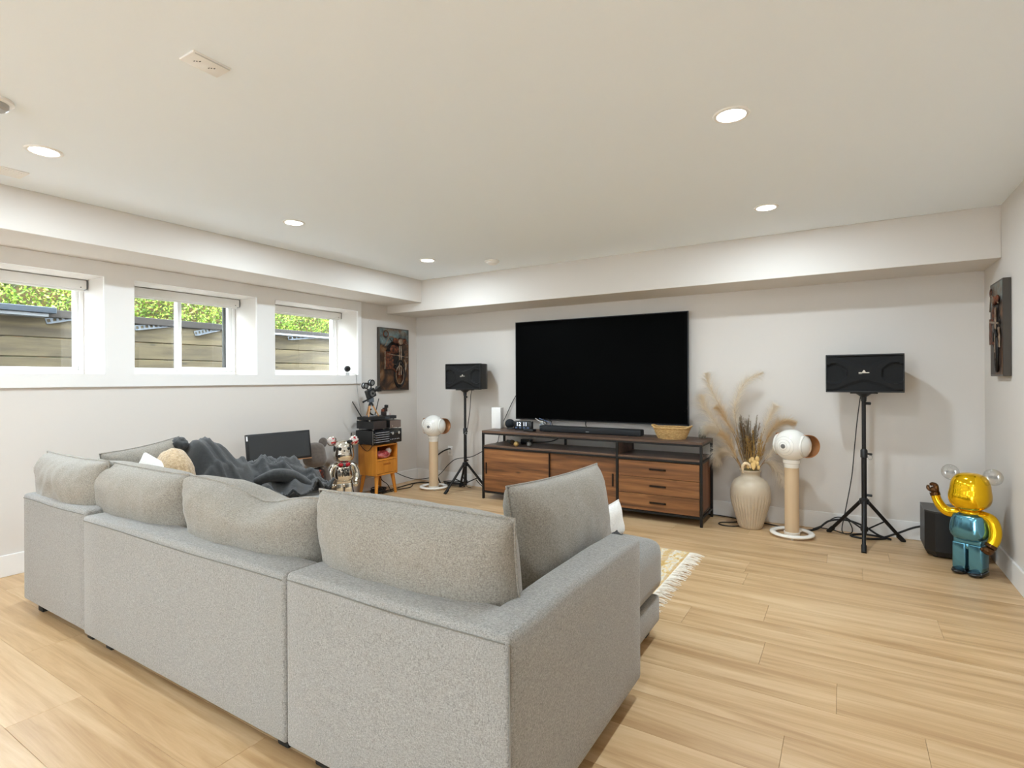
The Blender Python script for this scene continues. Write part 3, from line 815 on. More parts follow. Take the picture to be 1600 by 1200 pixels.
# ------------------------------------------------------------------ things on the console
ZT = 0.730
t = thing('router', 'tall white box router standing at left end of the console', 'router', (-3.33, 5.10, ZT), R(14))
part('body', m_white, t, box, -0.055, 0.055, -0.055, 0.055, 0.004, 0.235, 0.008)
part('base', M('pale plastic', (215, 213, 208), 0.5), t, box, -0.05, 0.05, -0.05, 0.05, 0, 0.005)
t = thing('smart_speaker', 'small black round speaker ball beside the white router', 'speaker', (-3.21, 5.17, ZT))
part('body', M('black mesh', (34, 38, 44), 0.8, bump=(900, 0.4)), t, ball, (0, 0, 0.052), (0.055, 0.055, 0.052), 28, 16)
part('foot', m_rubber, t, cyl, (0, 0, 0), (0, 0, 0.012), 0.03)
bm = B(); box(bm, -3.18, -3.04, 5.06, 5.14, ZT, ZT + 0.016, 0.005, 2); tag(obj('black_remote_tray', bm, m_black), 'flat black media box lying left of the digital clock', 'box')
t = thing('digital_clock', 'black digital clock showing white digits on the console', 'clock', (-2.955, 5.035, ZT), R(8))
part('body', m_black, t, box, -0.105, 0.105, -0.028, 0.028, 0.010, 0.098, 0.006)
part('foot', m_rubber, t, box, -0.09, 0.09, -0.024, 0.024, 0, 0.011)
m_dig = M('lit digits', (220, 235, 255), 0.5, emit=((0.75, 0.88, 1.0), 1.2))
Mc = Matrix.Translation((-0.012, -0.0285, 0.066)) @ Matrix.Rotation(R(90), 4, 'X')
for k, ch in enumerate('1211'): text('digit', ch, 0.058, m_dig, t, Matrix.Translation(((-0.048, -0.020, 0.028, 0.052)[k], 0, 0)) @ Mc)
for k in range(4): part('icon', M('dim icon', (46, 62, 90), 0.5, emit=((0.3, 0.45, 0.7), 0.08)), t, box, -0.085 + k * 0.045, -0.06 + k * 0.045, -0.0292, -0.028, 0.022, 0.036)
bm = B(); box(bm, -2.89, -2.77, 4.915, 4.985, ZT, ZT + 0.026, 0.005, 2); tag(obj('wireless_receiver', bm, m_black), 'small black receiver box in front of the digital clock', 'receiver')
t = thing('soundbar', 'long black soundbar on console under the television', 'soundbar', (-2.19, 5.035, ZT))
part('body', M('soundbar cloth', (24, 24, 26), 0.6, bump=(1200, 0.3)), t, box, -0.545, 0.545, -0.05, 0.05, 0.004, 0.062, 0.008)
part('top_plate', m_black, t, box, -0.535, 0.535, -0.044, 0.044, 0.061, 0.064, 0.001)
part('badge', M('grey badge', (150, 150, 150), 0.4, 0.5), t, box, -0.018, 0.018, -0.0512, -0.0495, 0.018, 0.026)
part('foot', m_rubber, t, box, -0.5, -0.42, -0.04, 0.04, 0, 0.005); part('foot', m_rubber, t, box, 0.42, 0.5, -0.04, 0.04, 0, 0.005)
# wicker basket: woven rows around uprights
t = thing('wicker_basket', 'oval woven wicker basket with loop handles on the console', 'basket', (-1.355, 4.985, ZT), R(0))
m_wick = M('wicker', (178, 138, 82), 0.75, noise=(60, (212, 176, 118), 0.25), bump=(140, 0.5))
def basket_r(z): return 0.108 + 0.045 * (z / 0.1) ** 0.8
bm = B()
for q in range(9):
    z = 0.006 + q * 0.0105
    pts = []
    for k in range(72):
        a = 2 * PI * k / 72
        rr_ = basket_r(z) + 0.0045 * math.cos(k * PI / 2 + q * PI)
        pts.append((rr_ * 1.05 * math.cos(a), rr_ * 0.72 * math.sin(a), z))
    tube(bm, pts, 0.0056, 6, 1, True)
obj('woven_wall', bm, m_wick, t, 60)
part('bottom', m_wick, t, lathe, [(0.0, 0.001), (0.1, 0.001), (0.1, 0.006), (0.0, 0.006)], 28)
for k in range(2):
    pts = [((basket_r(.1) + 0.004) * 1.05 * math.cos(2 * PI * i / 60), (basket_r(.1) + 0.004) * 0.72 * math.sin(2 * PI * i / 60), 0.101 + 0.004 * math.sin(i * 1.3 + k * PI)) for i in range(60)]
    part('braided_rim', m_wick, t, tube, pts, 0.0068, 6, 1, True, ang=60)
for s in (-1, 1): part('handle', m_wick, t, tube, [(s * 0.13, -0.06, 0.098), (s * 0.168, -0.035, 0.115), (s * 0.178, 0, 0.12), (s * 0.168, 0.035, 0.115), (s * 0.13, 0.06, 0.098)], 0.008, 8, 5)
t = thing('glass_jar', 'small clear glass jar at right end of the console', 'jar', (-1.125, 5.165, ZT))
part('body', m_jar, t, lathe, [(0.0, 0.0), (0.030, 0.0), (0.033, 0.005), (0.033, 0.062), (0.026, 0.072), (0.026, 0.085), (0.024, 0.085), (0.024, 0.070), (0.031, 0.060), (0.031, 0.006), (0.0, 0.004)], 24)
part('contents', M('dark beads', (92, 84, 70), 0.7, noise=(160, (170, 160, 140), 0.2), bump=(200, 1.0)), t, lathe, [(0.0, 0.0045), (0.0295, 0.007), (0.0295, 0.03), (0.0, 0.033)], 20)
part('lid', M('silver lid', (200, 198, 192), 0.3, 0.8), t, lathe, [(0.0, 0.102), (0.027, 0.102), (0.0285, 0.098), (0.0285, 0.083), (0.027, 0.083), (0.0, 0.086)], 24)
# microphones on the shelf
def mic(label, loc, rz, m_head):
    t = thing('microphone', label, 'microphone', loc, rz, 'microphones on the console shelf')
    part('handle', m_black, t, lathe, [(0.0, 0.0), (0.014, 0.002), (0.016, 0.05), (0.019, 0.135), (0.02, 0.14), (0.0, 0.14)], 20, (0, 0.05, 0.026), (0, -1, 0))
    part('grille', m_head, t, ball, (0, -0.115, 0.027), (0.027, 0.031, 0.027), 24, 14)
    part('collar', M('mic ring', (70, 66, 60), 0.4, 0.5), t, cyl, (0, -0.088, 0.027), (0, -0.094, 0.027), 0.0268, n=20)
m_gold = M('gold mesh', (196, 160, 98), 0.45, 0.5, bump=(700, 0.5)); m_silver = M('silver mesh', (150, 148, 142), 0.45, 0.5, bump=(700, 0.5)); m_bronze = M('bronze mesh', (84, 66, 46), 0.5, 0.5, bump=(700, 0.5))
mic('microphone with gold mesh head lying on the console shelf', (-2.985, 4.945, 0.576), R(28), m_gold)
mic('microphone with silver mesh head lying rightmost on the console shelf', (-2.86, 4.99, 0.576), R(30), m_silver)
mic('microphone with dull bronze head lying leftmost on the console shelf', (-3.13, 5.02, 0.576), R(52), m_bronze)
t = thing('microphone_dock', 'small black microphone charging dock behind the microphones', 'dock', (-2.97, 5.13, 0.576))
part('body', m_black, t, box, -0.06, 0.06, -0.035, 0.035, 0, 0.05, 0.006); part('lip', m_black, t, box, -0.05, 0.05, -0.043, -0.033, 0, 0.03, 0.003)
rq = random.Random(2)
for k, (lab, col) in enumerate((('white cable tangled behind the digital clock', (222, 220, 212)), ('blue grey cable tangled behind the digital clock', (110, 128, 160)), ('black cable tangled behind the digital clock', (20, 20, 20)))):
    pts = [(-2.9 + 0.05 * k, 5.2, 0.85)]
    for q in range(5): pts.append((-2.86 + 0.13 * rq.random() + 0.02 * k, 5.17 + 0.035 * rq.random(), 0.745 + 0.10 * rq.random()))
    pts.append((-2.74, 5.20, 0.738))
    cable(lab, pts, 0.0042, M('cord %d' % k, col, 0.5))

# ================================================================== LOUDSPEAKERS ON TRIPODS
m_grille = M('speaker cloth', (15, 15, 16), 0.55, bump=(900, 0.5), spec=0.35)
m_cab = M('speaker cabinet', (24, 24, 25), 0.5, bump=(260, 0.15))
def tripod(label, loc, angs, hub=0.30, rad=0.30, ztop=1.12):
    t = thing('speaker_stand', label, 'speaker stand', loc, 0, 'tripod speaker stands')
    part('lower_pole', m_blackmet, t, cyl, (0, 0, 0.07), (0, 0, 0.70), 0.018)
    part('upper_pole', m_blackmet, t, cyl, (0, 0, 0.68), (0, 0, ztop), 0.0145)
    part('height_collar', m_black, t, lathe, [(0.018, 0.655), (0.024, 0.66), (0.024, 0.715), (0.017, 0.725)], 20)
    part('height_knob', m_black, t, cyl, (0.018, -0.012, 0.69), (0.05, -0.03, 0.69), 0.008); part('safety_pin', M('zinc', (170, 170, 168), 0.35, 0.8), t, ring_torus, (0.04, -0.03, 0.665), 0.016, 0.002, (0.5, -1, 0), 20, 6)
    part('leg_hub', m_black, t, lathe, [(0.02, hub - 0.02), (0.034, hub - 0.015), (0.034, hub + 0.02), (0.02, hub + 0.03)], 20)
    part('hub_knob', m_black, t, cyl, (0.02, -0.01, hub + 0.055), (0.05, -0.02, hub + 0.055), 0.010)
    part('lower_collar', m_black, t, lathe, [(0.019, 0.085), (0.026, 0.09), (0.026, 0.12), (0.019, 0.125)], 16)
    part('top_bracket', m_black, t, lathe, [(0.018, ztop - 0.07), (0.02, ztop - 0.035), (0.055, ztop - 0.008), (0.0, ztop - 0.006)], 20)
    part('top_plate', m_black, t, box, -0.09, 0.09, -0.06, 0.06, ztop - 0.009, ztop, 0.002, 1)
    part('top_knob', m_black, t, cyl, (0.016, -0.01, ztop - 0.085), (0.042, -0.025, ztop - 0.085), 0.011)
    for a in angs:
        d = Vector((math.cos(a), math.sin(a), 0))
        lg = part('leg', m_blackmet, t, cyl, d * 0.028 + Vector((0, 0, hub)), d * (rad - 0.015) + Vector((0, 0, 0.02)), 0.0135, n=14)
        part('rubber_foot', m_rubber, lg, cyl, d * (rad - 0.04) + Vector((0, 0, 0.045)), d * (rad + 0.004) + Vector((0, 0, 0.001)), 0.018, 0.0165, 14)
        m_ = (d * 0.028 + Vector((0, 0, hub))).lerp(d * (rad - 0.015) + Vector((0, 0, 0.02)), 0.52)
        part('brace', m_blackmet, t, cyl, d * 0.022 + Vector((0, 0, 0.10)), m_, 0.006, n=8)
    return t
ZS = 1.166
def loudspeaker(label, loc, rz):
    t = thing('loudspeaker', label, 'loudspeaker', loc, rz, 'black loudspeakers on tripod stands')
    W, Hh, D, BK = 0.252, 0.292, 0.27, 0.14
    def cab(bm):
        prism(bm, [(-W, 0, 0.004), (W, 0, 0.004), (W - 0.01, 0.11, 0.004), (BK, D, 0.004), (-BK, D, 0.004), (-W + 0.01, 0.11, 0.004)], (0, 0, 1), Hh - 0.008)
    part('cabinet', m_cab, t, cab, ang=20)
    def rim(bm):
        for z0, z1 in ((0, 0.012), (Hh - 0.012, Hh)): box(bm, -W - 0.001, W + 0.001, -0.018, 0.012, z0, z1, 0.003, 1)
        for x0, x1 in ((-W - 0.001, -W + 0.008), (W - 0.008, W + 0.001)): box(bm, x0, x1, -0.018, 0.012, 0.012, Hh - 0.012, 0.002, 1)
    part('front_rim', m_black, t, rim, ang=20)
    def grl(bm):
        nx, nz = 44, 26
        g = []
        for j in range(nz + 1):
            rowv = []
            for i in range(nx + 1):
                u = -1 + 2 * i / nx; v = -1 + 2 * j / nz
                y = -0.006
                if 1 - 0.55 * math.cos(u * PI / 2) ** 2 > abs(v): y -= 0.010       # raised waist band
                for s in (-1, 1):
                    q = math.hypot((u - s * 0.80) * W, v * Hh / 2)
                    if q < 0.083: y = -0.004
                    elif q < 0.094: y = -0.020
                rowv.append(bm.verts.new((u * (W - 0.008), y, Hh / 2 + v * (Hh / 2 - 0.012))))
            g.append(rowv)
        for j in range(nz):
            for i in range(nx): bm.faces.new((g[j][i], g[j][i + 1], g[j + 1][i + 1], g[j + 1][i]))
    part('grille', m_grille, t, grl, ang=60)
    m_logo = M('silver print', (205, 198, 184), 0.4, 0.3)
    lg = part('logo_bar', m_logo, t, box, -0.034, 0.034, -0.0175, -0.016, 0.148, 0.154)
    def tri(bm): prism(bm, [(-0.012, -0.0175, 0.155), (0.012, -0.0175, 0.155), (0.004, -0.0175, 0.170), (-0.004, -0.0175, 0.170)], (0, 1, 0), 0.0015)
    part('logo_peak', m_logo, t, tri, ang=0)
    part('logo_underline', m_logo, t, box, -0.034, -0.012, -0.0175, -0.016, 0.142, 0.1445)
    return t
s2 = tripod('black tripod stand in front of the wall, right of pampas vase', (0.12, 5.02, 0), [R(-92), R(33), R(142)], 0.315, 0.31, ZS - 0.001)
loudspeaker('black loudspeaker on the right hand tripod near the corner', (0.12, 4.945, ZS), 0)
s1 = tripod('black tripod stand between round white speaker and console', (-3.715, 5.01, 0), [R(-112), R(25), R(140)], 0.305, 0.27, ZS - 0.001)
loudspeaker('black loudspeaker on the left hand tripod beside the television', (-3.69, 4.945, ZS), R(-2))
cable('black speaker cable hanging along the right tripod', [(0.115, 5.19, 1.20), (0.10, 5.16, 1.114), (0.08, 5.18, 0.943), (0.06, 5.2, 0.709), (0.04, 5.2, 0.473), (0.0, 5.2, 0.22), (-0.03, 5.22, 0.03), (0.0, 5.18, 0.006)], 0.0038)
cable('black speaker cable hanging along the left tripod', [(-3.70, 5.19, 1.20), (-3.735, 5.16, 1.13), (-3.77, 5.18, 0.923), (-3.81, 5.19, 0.732), (-3.85, 5.19, 0.539), (-3.86, 5.18, 0.347), (-3.84, 5.17, 0.05), (-3.76, 5.18, 0.006)], 0.0038)

# ================================================================== ROUND WHITE SPEAKERS ON COLUMNS
m_gloss = M('gloss white', (240, 237, 230), 0.12, coat=0.4)
m_col = M('pale beech column', (206, 178, 142), 0.5, noise=(20, (214, 188, 154), 0.3), stretch=(1, 1, 0.1))
m_cop = M('rose copper', (196, 140, 96), 0.28, 0.85)
def orb(label, loc, rz, sc=1.0):
    t = thing('orb_speaker', label, 'speaker', loc, rz, 'round white speakers on columns')
    R0 = 0.128
    zc = 0.735
    part('base_ring', m_gloss, t, ring_torus, (0, 0, 0.024), 0.142, 0.024, (0, 0, 1), 48, 12, flat=0.55)
    for a in range(4): part('ring_foot', M('clear foot', (200, 198, 190), 0.3), t, cyl, (0.142 * math.cos(a * PI / 2 + 0.5), 0.142 * math.sin(a * PI / 2 + 0.5), 0), (0.142 * math.cos(a * PI / 2 + 0.5), 0.142 * math.sin(a * PI / 2 + 0.5), 0.014), 0.007, n=10)
    part('cross_arm', m_gloss, t, box, -0.02, 0.02, 0.04, 0.135, 0.012, 0.030, 0.004)
    part('column_foot', m_gloss, t, lathe, [(0.0, 0.008), (0.058, 0.008), (0.06, 0.012), (0.06, 0.034), (0.0, 0.034)], 32)
    part('column', m_col, t, cyl, (0, 0, 0.032), (0, 0, 0.555), 0.0535, n=36)
    part('neck', m_gloss, t, lathe, [(0.0, 0.553), (0.055, 0.553), (0.0565, 0.556), (0.0565, 0.585), (0.064, 0.592), (0.064, 0.618), (0.0, 0.622)], 36)
    bd = part('body', m_gloss, t, ball, (0, 0, zc), (R0, R0 * 1.06, R0), 48, 30)
    for r_, w_ in ((0.032, 0.0012), (0.054, 0.0012), (0.075, 0.0010)):
        part('front_groove', M('groove', (190, 187, 180), 0.4), bd, ring_torus, (0, -R0 * 1.06 * math.sqrt(1 - (r_ / R0) ** 2) - 0.0002, zc), r_, w_, (0, 1, 0), 40, 6)
    part('tweeter', M('tweeter grey', (128, 128, 128), 0.35, 0.6), bd, lathe, [(0.0, -0.004), (0.017, -0.002), (0.019, 0.004), (0.0, 0.004)], 24, (0, -R0 * 1.06 - 0.0, zc), (0, 1, 0))
    for s in (-1, 1):
        part('pod_ring', M('pod ring', (222, 219, 212), 0.25), t, lathe, [(0.0, R0 * 0.60), (0.087, R0 * 0.60), (0.087, R0 * 0.86), (0.083, R0 * 0.90), (0.0, R0 * 0.90)], 40, (0, 0.004, zc), (s, 0, 0))
        part('woofer_dome', m_gloss, t, lathe, [(0.0, R0 * 1.12), (0.030, R0 * 1.10), (0.058, R0 * 1.03), (0.080, R0 * 0.91), (0.0, R0 * 0.89)], 40, (0, 0.004, zc), (s, 0, 0))
        bm = B()                                    # copper wing wrapping the rear half of the pod
        wv = []
        for k in range(25):
            a_ = -R(95) + R(190) * k / 24
            ca, sa = math.cos(a_), math.sin(a_)
            ext = R0 * (0.92 + 0.46 * max(0.0, ca) ** 0.6)
            rowv = []
            for (r_, x_) in ((0.088, R0 * 0.62), (0.092, ext), (0.088, ext + 0.003), (0.084, ext), (0.082, R0 * 0.62)):
                rowv.append(bm.verts.new((s * x_, 0.004 + r_ * ca, zc + r_ * sa)))
            wv.append(rowv)
        rings(bm, wv)
        obj('side_wing', bm, m_cop, t)
    return t
orb('round white speaker on beech column between vase and right tripod', (-0.375, 4.935, 0), R(-23))
orb('round white speaker on beech column beside the orange nightstand', (-4.13, 4.945, 0), R(14))

# ================================================================== VASE AND DRIED GRASSES
va = thing('floor_vase', 'tall beige ceramic floor vase with fluted lower half', 'vase', (-0.70, 5.035, 0))
def flute(a, z):
    if z < 0.02 or z > 0.285: return 1
    k = min(1, (0.285 - z) / 0.03, (z - 0.02) / 0.02)
    return 1 + 0.055 * k * (abs(math.sin(a * 17)) - 0.6)
vp = [(0.0, 0.0), (0.088, 0.0), (0.093, 0.006), (0.101, 0.03), (0.114, 0.08), (0.131, 0.14), (0.148, 0.20), (0.158, 0.25), (0.161, 0.285), (0.160, 0.32), (0.152, 0.36), (0.132, 0.398), (0.104, 0.42), (0.080, 0.434), (0.075, 0.45), (0.076, 0.468), (0.084, 0.482), (0.088, 0.488), (0.086, 0.495), (0.074, 0.493), (0.068, 0.47), (0.066, 0.44), (0.0, 0.42)]
m_vase = M('sand glaze', (188, 172, 150), 0.42, noise=(9, (204, 190, 168), 0.3), bump=(40, 0.08))
part('body', m_vase, va, lathe, vp, 204, rfun=flute, ang=60)
dry = thing('dried_arrangement', 'dried pampas plumes and dark grasses standing in the beige vase', 'dried flowers', (-0.70, 5.035, 0.44))
m_pamp = M('pampas cream', (246, 238, 224), 0.95); m_pamp2 = M('pampas beige', (232, 212, 178), 0.95); m_stem = M('dry stem', (160, 124, 76), 0.9)
m_lav = M('dried lavender', (146, 132, 112), 0.95); m_straw = M('straw', (202, 168, 104), 0.9); m_moss = M('dried moss', (92, 84, 56), 0.95, noise=(90, (150, 132, 92), 0.2))
for mm_ in (m_pamp, m_pamp2):
    n_ = mm_.node_tree; bb_ = n_.nodes['Principled BSDF']; bb_.inputs['Specular IOR Level'].default_value = 0
    tr_ = n_.nodes.new('ShaderNodeBsdfTranslucent'); tr_.inputs[0].default_value = bb_.inputs['Base Color'].default_value
    mx_ = n_.nodes.new('ShaderNodeMixShader'); mx_.inputs[0].default_value = 0.5
    n_.links.new(bb_.outputs[0], mx_.inputs[1]); n_.links.new(tr_.outputs[0], mx_.inputs[2]); n_.links.new(mx_.outputs[0], n_.nodes['Material Output'].inputs[0])
def strands(bm, spine, count, ln, droop, seed, r0=0.15, wdt=0.0013, spread=0.5):
    P = smooth(spine, 6); rq = random.Random(seed); m = len(P)
    for _ in range(count):
        t = r0 + (1 - r0) * rq.random() ** 0.9
        i = min(m - 2, int(t * (m - 1))); p = P[i].lerp(P[i + 1], t * (m - 1) - i); d = (P[i + 1] - P[i]).normalized()
        a = rq.uniform(0, 2 * PI); x, y, _d = frame_of(d)
        o = x * math.cos(a) + y * math.sin(a)
        tt = (t - r0) / (1 - r0)
        l = ln * (0.45 + 0.75 * rq.random()) * (0.5 + 0.5 * min(1, tt * 3)) * (1 - 0.85 * tt ** 2.5)
        p1 = p + (d * 0.75 + o * spread).normalized() * l * 0.5
        p2 = p1 + (d * 0.6 + o * spread * 1.3 + Vector((0, 0, -droop))).normalized() * l * 0.5
        for q_ in (p1, p2): q_.y = min(q_.y, 0.25)
        w_ = d.cross(o).normalized() * wdt
        v = [bm.verts.new(q) for q in (p - w_, p + w_, p1 + w_ * 0.9, p1 - w_ * 0.9, p2)]
        bm.faces.new((v[0], v[1], v[2], v[3])); bm.faces.new((v[3], v[2], v[4]))
PL = [ # spine offsets from the vase mouth, strand count, length, droop, material
    ([(-.02, 0, 0), (-.12, .03, .30), (-.22, .05, .52), (-.34, .07, .76), (-.37, .08, .88)], 900, .16, .3, 0),
    ([(-.01, .01, 0), (-.10, .04, .34), (-.13, .06, .60), (-.05, .08, .80), (.09, .08, .885)], 800, .14, .5, 0),
    ([(-.03, 0, 0), (-.18, .02, .26), (-.30, .03, .46), (-.39, .04, .60), (-.41, .05, .68)], 900, .16, .5, 0),
    ([(-.04, .02, 0), (-.16, .07, .22), (-.26, .11, .34), (-.34, .13, .38), (-.40, .14, .36)], 900, .18, .9, 0),
    ([(-.04, .02, 0), (-.13, .08, .12), (-.21, .12, .18), (-.28, .14, .16), (-.31, .15, .06)], 800, .16, 1.0, 0),
    ([(-.03, -.03, 0), (-.09, -.06, .12), (-.13, -.07, .24), (-.19, -.07, .33), (-.23, -.07, .36)], 700, .12, .5, 1),
    ([(-.02, .02, 0), (-.10, .03, .30), (-.19, .03, .45), (-.25, .04, .55), (-.28, .04, .58)], 600, .11, .4, 1),
    ([(.03, 0, 0), (.10, .02, .24), (.17, .03, .40), (.26, .04, .47), (.34, .04, .46)], 900, .12, .5, 1),
    ([(.03, .01, 0), (.07, .04, .26), (.12, .06, .44), (.17, .07, .56), (.19, .07, .60)], 700, .13, .3, 0),
    ([(.04, -.01, 0), (.10, -.01, .12), (.18, .0, .22), (.26, .02, .27), (.32, .03, .26)], 700, .14, .9, 0),
    ([(.03, .03, 0), (.09, .08, .10), (.15, .10, .10), (.22, .10, .02), (.26, .10, -.08)], 600, .14, 1.1, 0)]
for i, (sp, cnt, ln, dr, mi) in enumerate(PL):
    st = part('stem', m_stem, dry, tube, sp, 0.0026, 6, 5, r_end=0.001)
    bm = B(); strands(bm, sp, int(cnt * 1.5), ln * 1.3, dr, 20 + i, 0.3, 0.0008, 0.8)
    o = obj('plume', bm, m_pamp2 if mi else m_pamp, st, 180); o['kind'] = 'stuff'
rq = random.Random(9)
for grp, (mat, cx, cz, n_, lo_, hi_) in enumerate(((m_lav, -0.012, 0.0, 38, .34, .53), (m_straw, 0.045, 0.0, 16, .24, .42), (m_straw, -0.045, 0, 9, .20, .40), (M('brown grass', (132, 100, 62), 0.95), 0.0, 0, 18, .28, .46))):
    for k in range(n_):
        hgt = rq.uniform(lo_, hi_); a = rq.uniform(-0.075, 0.075); b_ = rq.uniform(-0.05, 0.05)
        sp = [(cx * .5, b_ * .3, 0.0), (cx + a * .55, b_ * .7, hgt * .55), (cx + a, b_, hgt)]
        bm = B(); tube(bm, sp, 0.0013, 5, 4)
        strands(bm, sp, 90, 0.05, 0.0, grp * 50 + k, 0.35, 0.0016, 0.6)
        obj('grass_stalk', bm, mat, dry, 180)
m_petal = M('dry petal', (226, 192, 128), 0.9)
for k in range(18):
    a = rq.uniform(0, 2 * PI); x = 0.02 + rq.uniform(-0.03, 0.055); z = rq.uniform(0.08, 0.16); y = -0.055 + rq.uniform(-0.015, 0.02)
    part('petal', m_petal, dry, ball, (x, y, z), (0.012, 0.005, 0.021), 12, 8, lambda q: 1 + 0.2 * mn.noise(q * 3 + Vector((k, 0, 0))))
part('curled_leaf', M('pale curl', (232, 208, 170), 0.8), dry, tube, [(-0.045, -0.06, 0.03), (-0.05, -0.07, 0.08), (-0.03, -0.075, 0.115), (0.0, -0.07, 0.105), (0.012, -0.065, 0.075)], 0.011, 10, 6, radii=[0.006, 0.012, 0.014, 0.011, 0.004])
part('moss_collar', m_moss, dry, ball, (0, 0, 0.035), (0.066, 0.066, 0.035), 36, 14, lambda q: 1 + 0.18 * mn.noise(q * 9))

# ================================================================== TOY FIGURES
def figure(name, label, loc, rz, sc, c, raised=False, ear_mat=None, face=None):
    """bear eared collectible figure, facing -Y; c: dict of materials"""
    t = thing(name, label, 'toy figure', loc, rz)
    t.scale = (sc, sc, sc)
    def headf(q):
        k = 1.0
        if q.z < 0.1 and q.y < 0: k += 0.10 * max(0, -q.y) * min(1, (0.1 - q.z) * 2.2)     # muzzle
        if q.z < 0: k += 0.07 * (-q.z) * (1 - q.z * q.z) * 2
        return k
    def sup(q):
        n = (abs(q.x) ** 2.5 + abs(q.y) ** 2.5 + abs(q.z) ** 2.8) ** (1 / 2.6)
        return headf(q) * (1.03 - 0.07 * q.z) / n
    hd = part('head', c['head'], t, ball, (0, 0, 0.552), (0.103, 0.092, 0.118), 40, 26, sup, ang=80)
    for s in (-1, 1):
        e = part('ear', c['ear'], hd, ball, (s * 0.116, 0.012, 0.652), (0.055, 0.019, 0.053), 28, 16, ang=80)
        if 'inner' in c: part('inner_ear', c['inner'], hd, ball, (s * 0.118, -0.004, 0.652), (0.043, 0.010, 0.041), 24, 12, ang=80)
    def torf(q):
        n = (abs(q.x) ** 2.6 + abs(q.y) ** 2.6 + abs(q.z) ** 4) ** (1 / 2.8)
        return (1 / n) * (1.0 - 0.20 * max(-1, q.z) - (0.10 if q.z > 0.6 else 0))
    part('torso', c['torso'], t, ball, (0, 0, 0.335), (0.104, 0.080, 0.100), 40, 24, torf, ang=80)
    if 'yoke' in c: part('yoke', c['yoke'], t, ball, (0, 0, 0.405), (0.068, 0.054, 0.030), 32, 14, ang=80)
    part('hips', c['hips'], t, box, -0.080, 0.080, -0.048, 0.048, 0.195, 0.250, 0.012, 3)
    part('hip_joint', c['hips'], t, ball, (0, -0.03, 0.185), (0.022, 0.026, 0.028))
    for s in (-1, 1):
        lg = part('leg', c['leg'], t, box, min(s * 0.006, s * 0.082), max(s * 0.006, s * 0.082), -0.055, 0.050, 0.030, 0.205, 0.010, 3)
        part('foot', c['foot'], lg, box, min(s * 0.006, s * 0.083), max(s * 0.006, s * 0.083), -0.056, 0.051, 0.0, 0.032, 0.006, 2)
        part('toe_cap', c['foot'], lg, ball, (s * 0.044, -0.062, 0.019), (0.036, 0.042, 0.0185), 24, 14)
    for s in (-1, 1):
        if raised and s < 0:
            pts = [(-0.052, 0, 0.392), (-0.110, -0.010, 0.385), (-0.150, -0.014, 0.405), (-0.180, -0.016, 0.450), (-0.192, -0.018, 0.492)]
            a = part('arm', c['arm'], t, tube, pts, 0.03, 18, 6, radii=[0.034, 0.034, 0.031, 0.028, 0.027], ang=80)
            part('cuff', c['hand'], a, lathe, [(0.0, -0.01), (0.030, -0.01), (0.030, 0.012), (0.0, 0.012)], 20, (-0.193, -0.018, 0.494), (-0.25, -0.04, 1))
            part('hand', c['hand'], a, ball, (-0.196, -0.02, 0.520), (0.028, 0.024, 0.024), 24, 14)
            part('thumb', c['hand'], a, tube, [(-0.214, -0.02, 0.512), (-0.232, -0.022, 0.527), (-0.232, -0.022, 0.548)], 0.011, 10, 5, radii=[0.012, 0.012, 0.008])
            part('curled_fingers', c['hand'], a, tube, [(-0.184, -0.02, 0.528), (-0.188, -0.022, 0.552), (-0.206, -0.024, 0.560), (-0.218, -0.024, 0.552)], 0.013, 10, 5, radii=[0.016, 0.015, 0.013, 0.009])
        else:
            pts = [(s * 0.055, 0, 0.392), (s * 0.110, -0.006, 0.378), (s * 0.137, -0.018, 0.320), (s * 0.140, -0.036, 0.262), (s * 0.128, -0.052, 0.222)]
            a = part('arm', c['arm'], t, tube, pts, 0.03, 18, 6, radii=[0.034, 0.035, 0.034, 0.032, 0.029], ang=80)
            part('cuff', c['hand'], a, lathe, [(0.0, -0.008), (0.032, -0.008), (0.032, 0.012), (0.0, 0.012)], 20, (s * 0.128, -0.053, 0.222), (-s * 0.4, -0.5, -1))
            part('hand', c['hand'], a, ball, (s * 0.118, -0.064, 0.192), (0.031, 0.033, 0.028), 24, 14)
            part('thumb', c['hand'], a, ball, (s * 0.094, -0.080, 0.197), (0.012, 0.014, 0.014), 14, 10)
    return t
m_goldc = M('yellow metallic lacquer', (240, 190, 20), 0.10, 0.75)
m_bluec = M('teal metallic lacquer', (98, 152, 172), 0.14, 0.85)
m_darkc = M('black blue lacquer', (20, 26, 34), 0.1, 0.4, coat=0.6)
m_brownc = M('brown metallic lacquer', (84, 54, 26), 0.12, 0.7)
m_clear = glass('clear ear plastic', (0.90, 0.91, 0.92), 0.45)
figure('toy_figure', 'shiny yellow and blue waving bear eared toy figure in the corner', (0.690, 4.575, 0), R(-30), 0.985,
       dict(head=m_goldc, ear=m_clear, torso=m_bluec, yoke=m_goldc, hips=m_bluec, leg=m_bluec, foot=m_darkc, arm=m_goldc, hand=m_brownc), raised=True)
m_earred = M('red white ear print', (224, 220, 216), 0.15, 0.3, noise=(38, (176, 24, 40), 0.06))
cb = figure('toy_figure', 'chrome bear eared toy figure with red bow and black 福 character', (-4.50, 3.92, 0), R(58), 0.985,
       dict(head=m_chrome, ear=m_chrome, inner=m_earred, torso=m_chrome, hips=m_chrome, leg=m_chrome, foot=m_chrome, arm=m_chrome, hand=m_chrome))
m_ink = M('black ink', (14, 14, 14), 0.3); m_redbow = M('red bow', (178, 24, 38), 0.3)
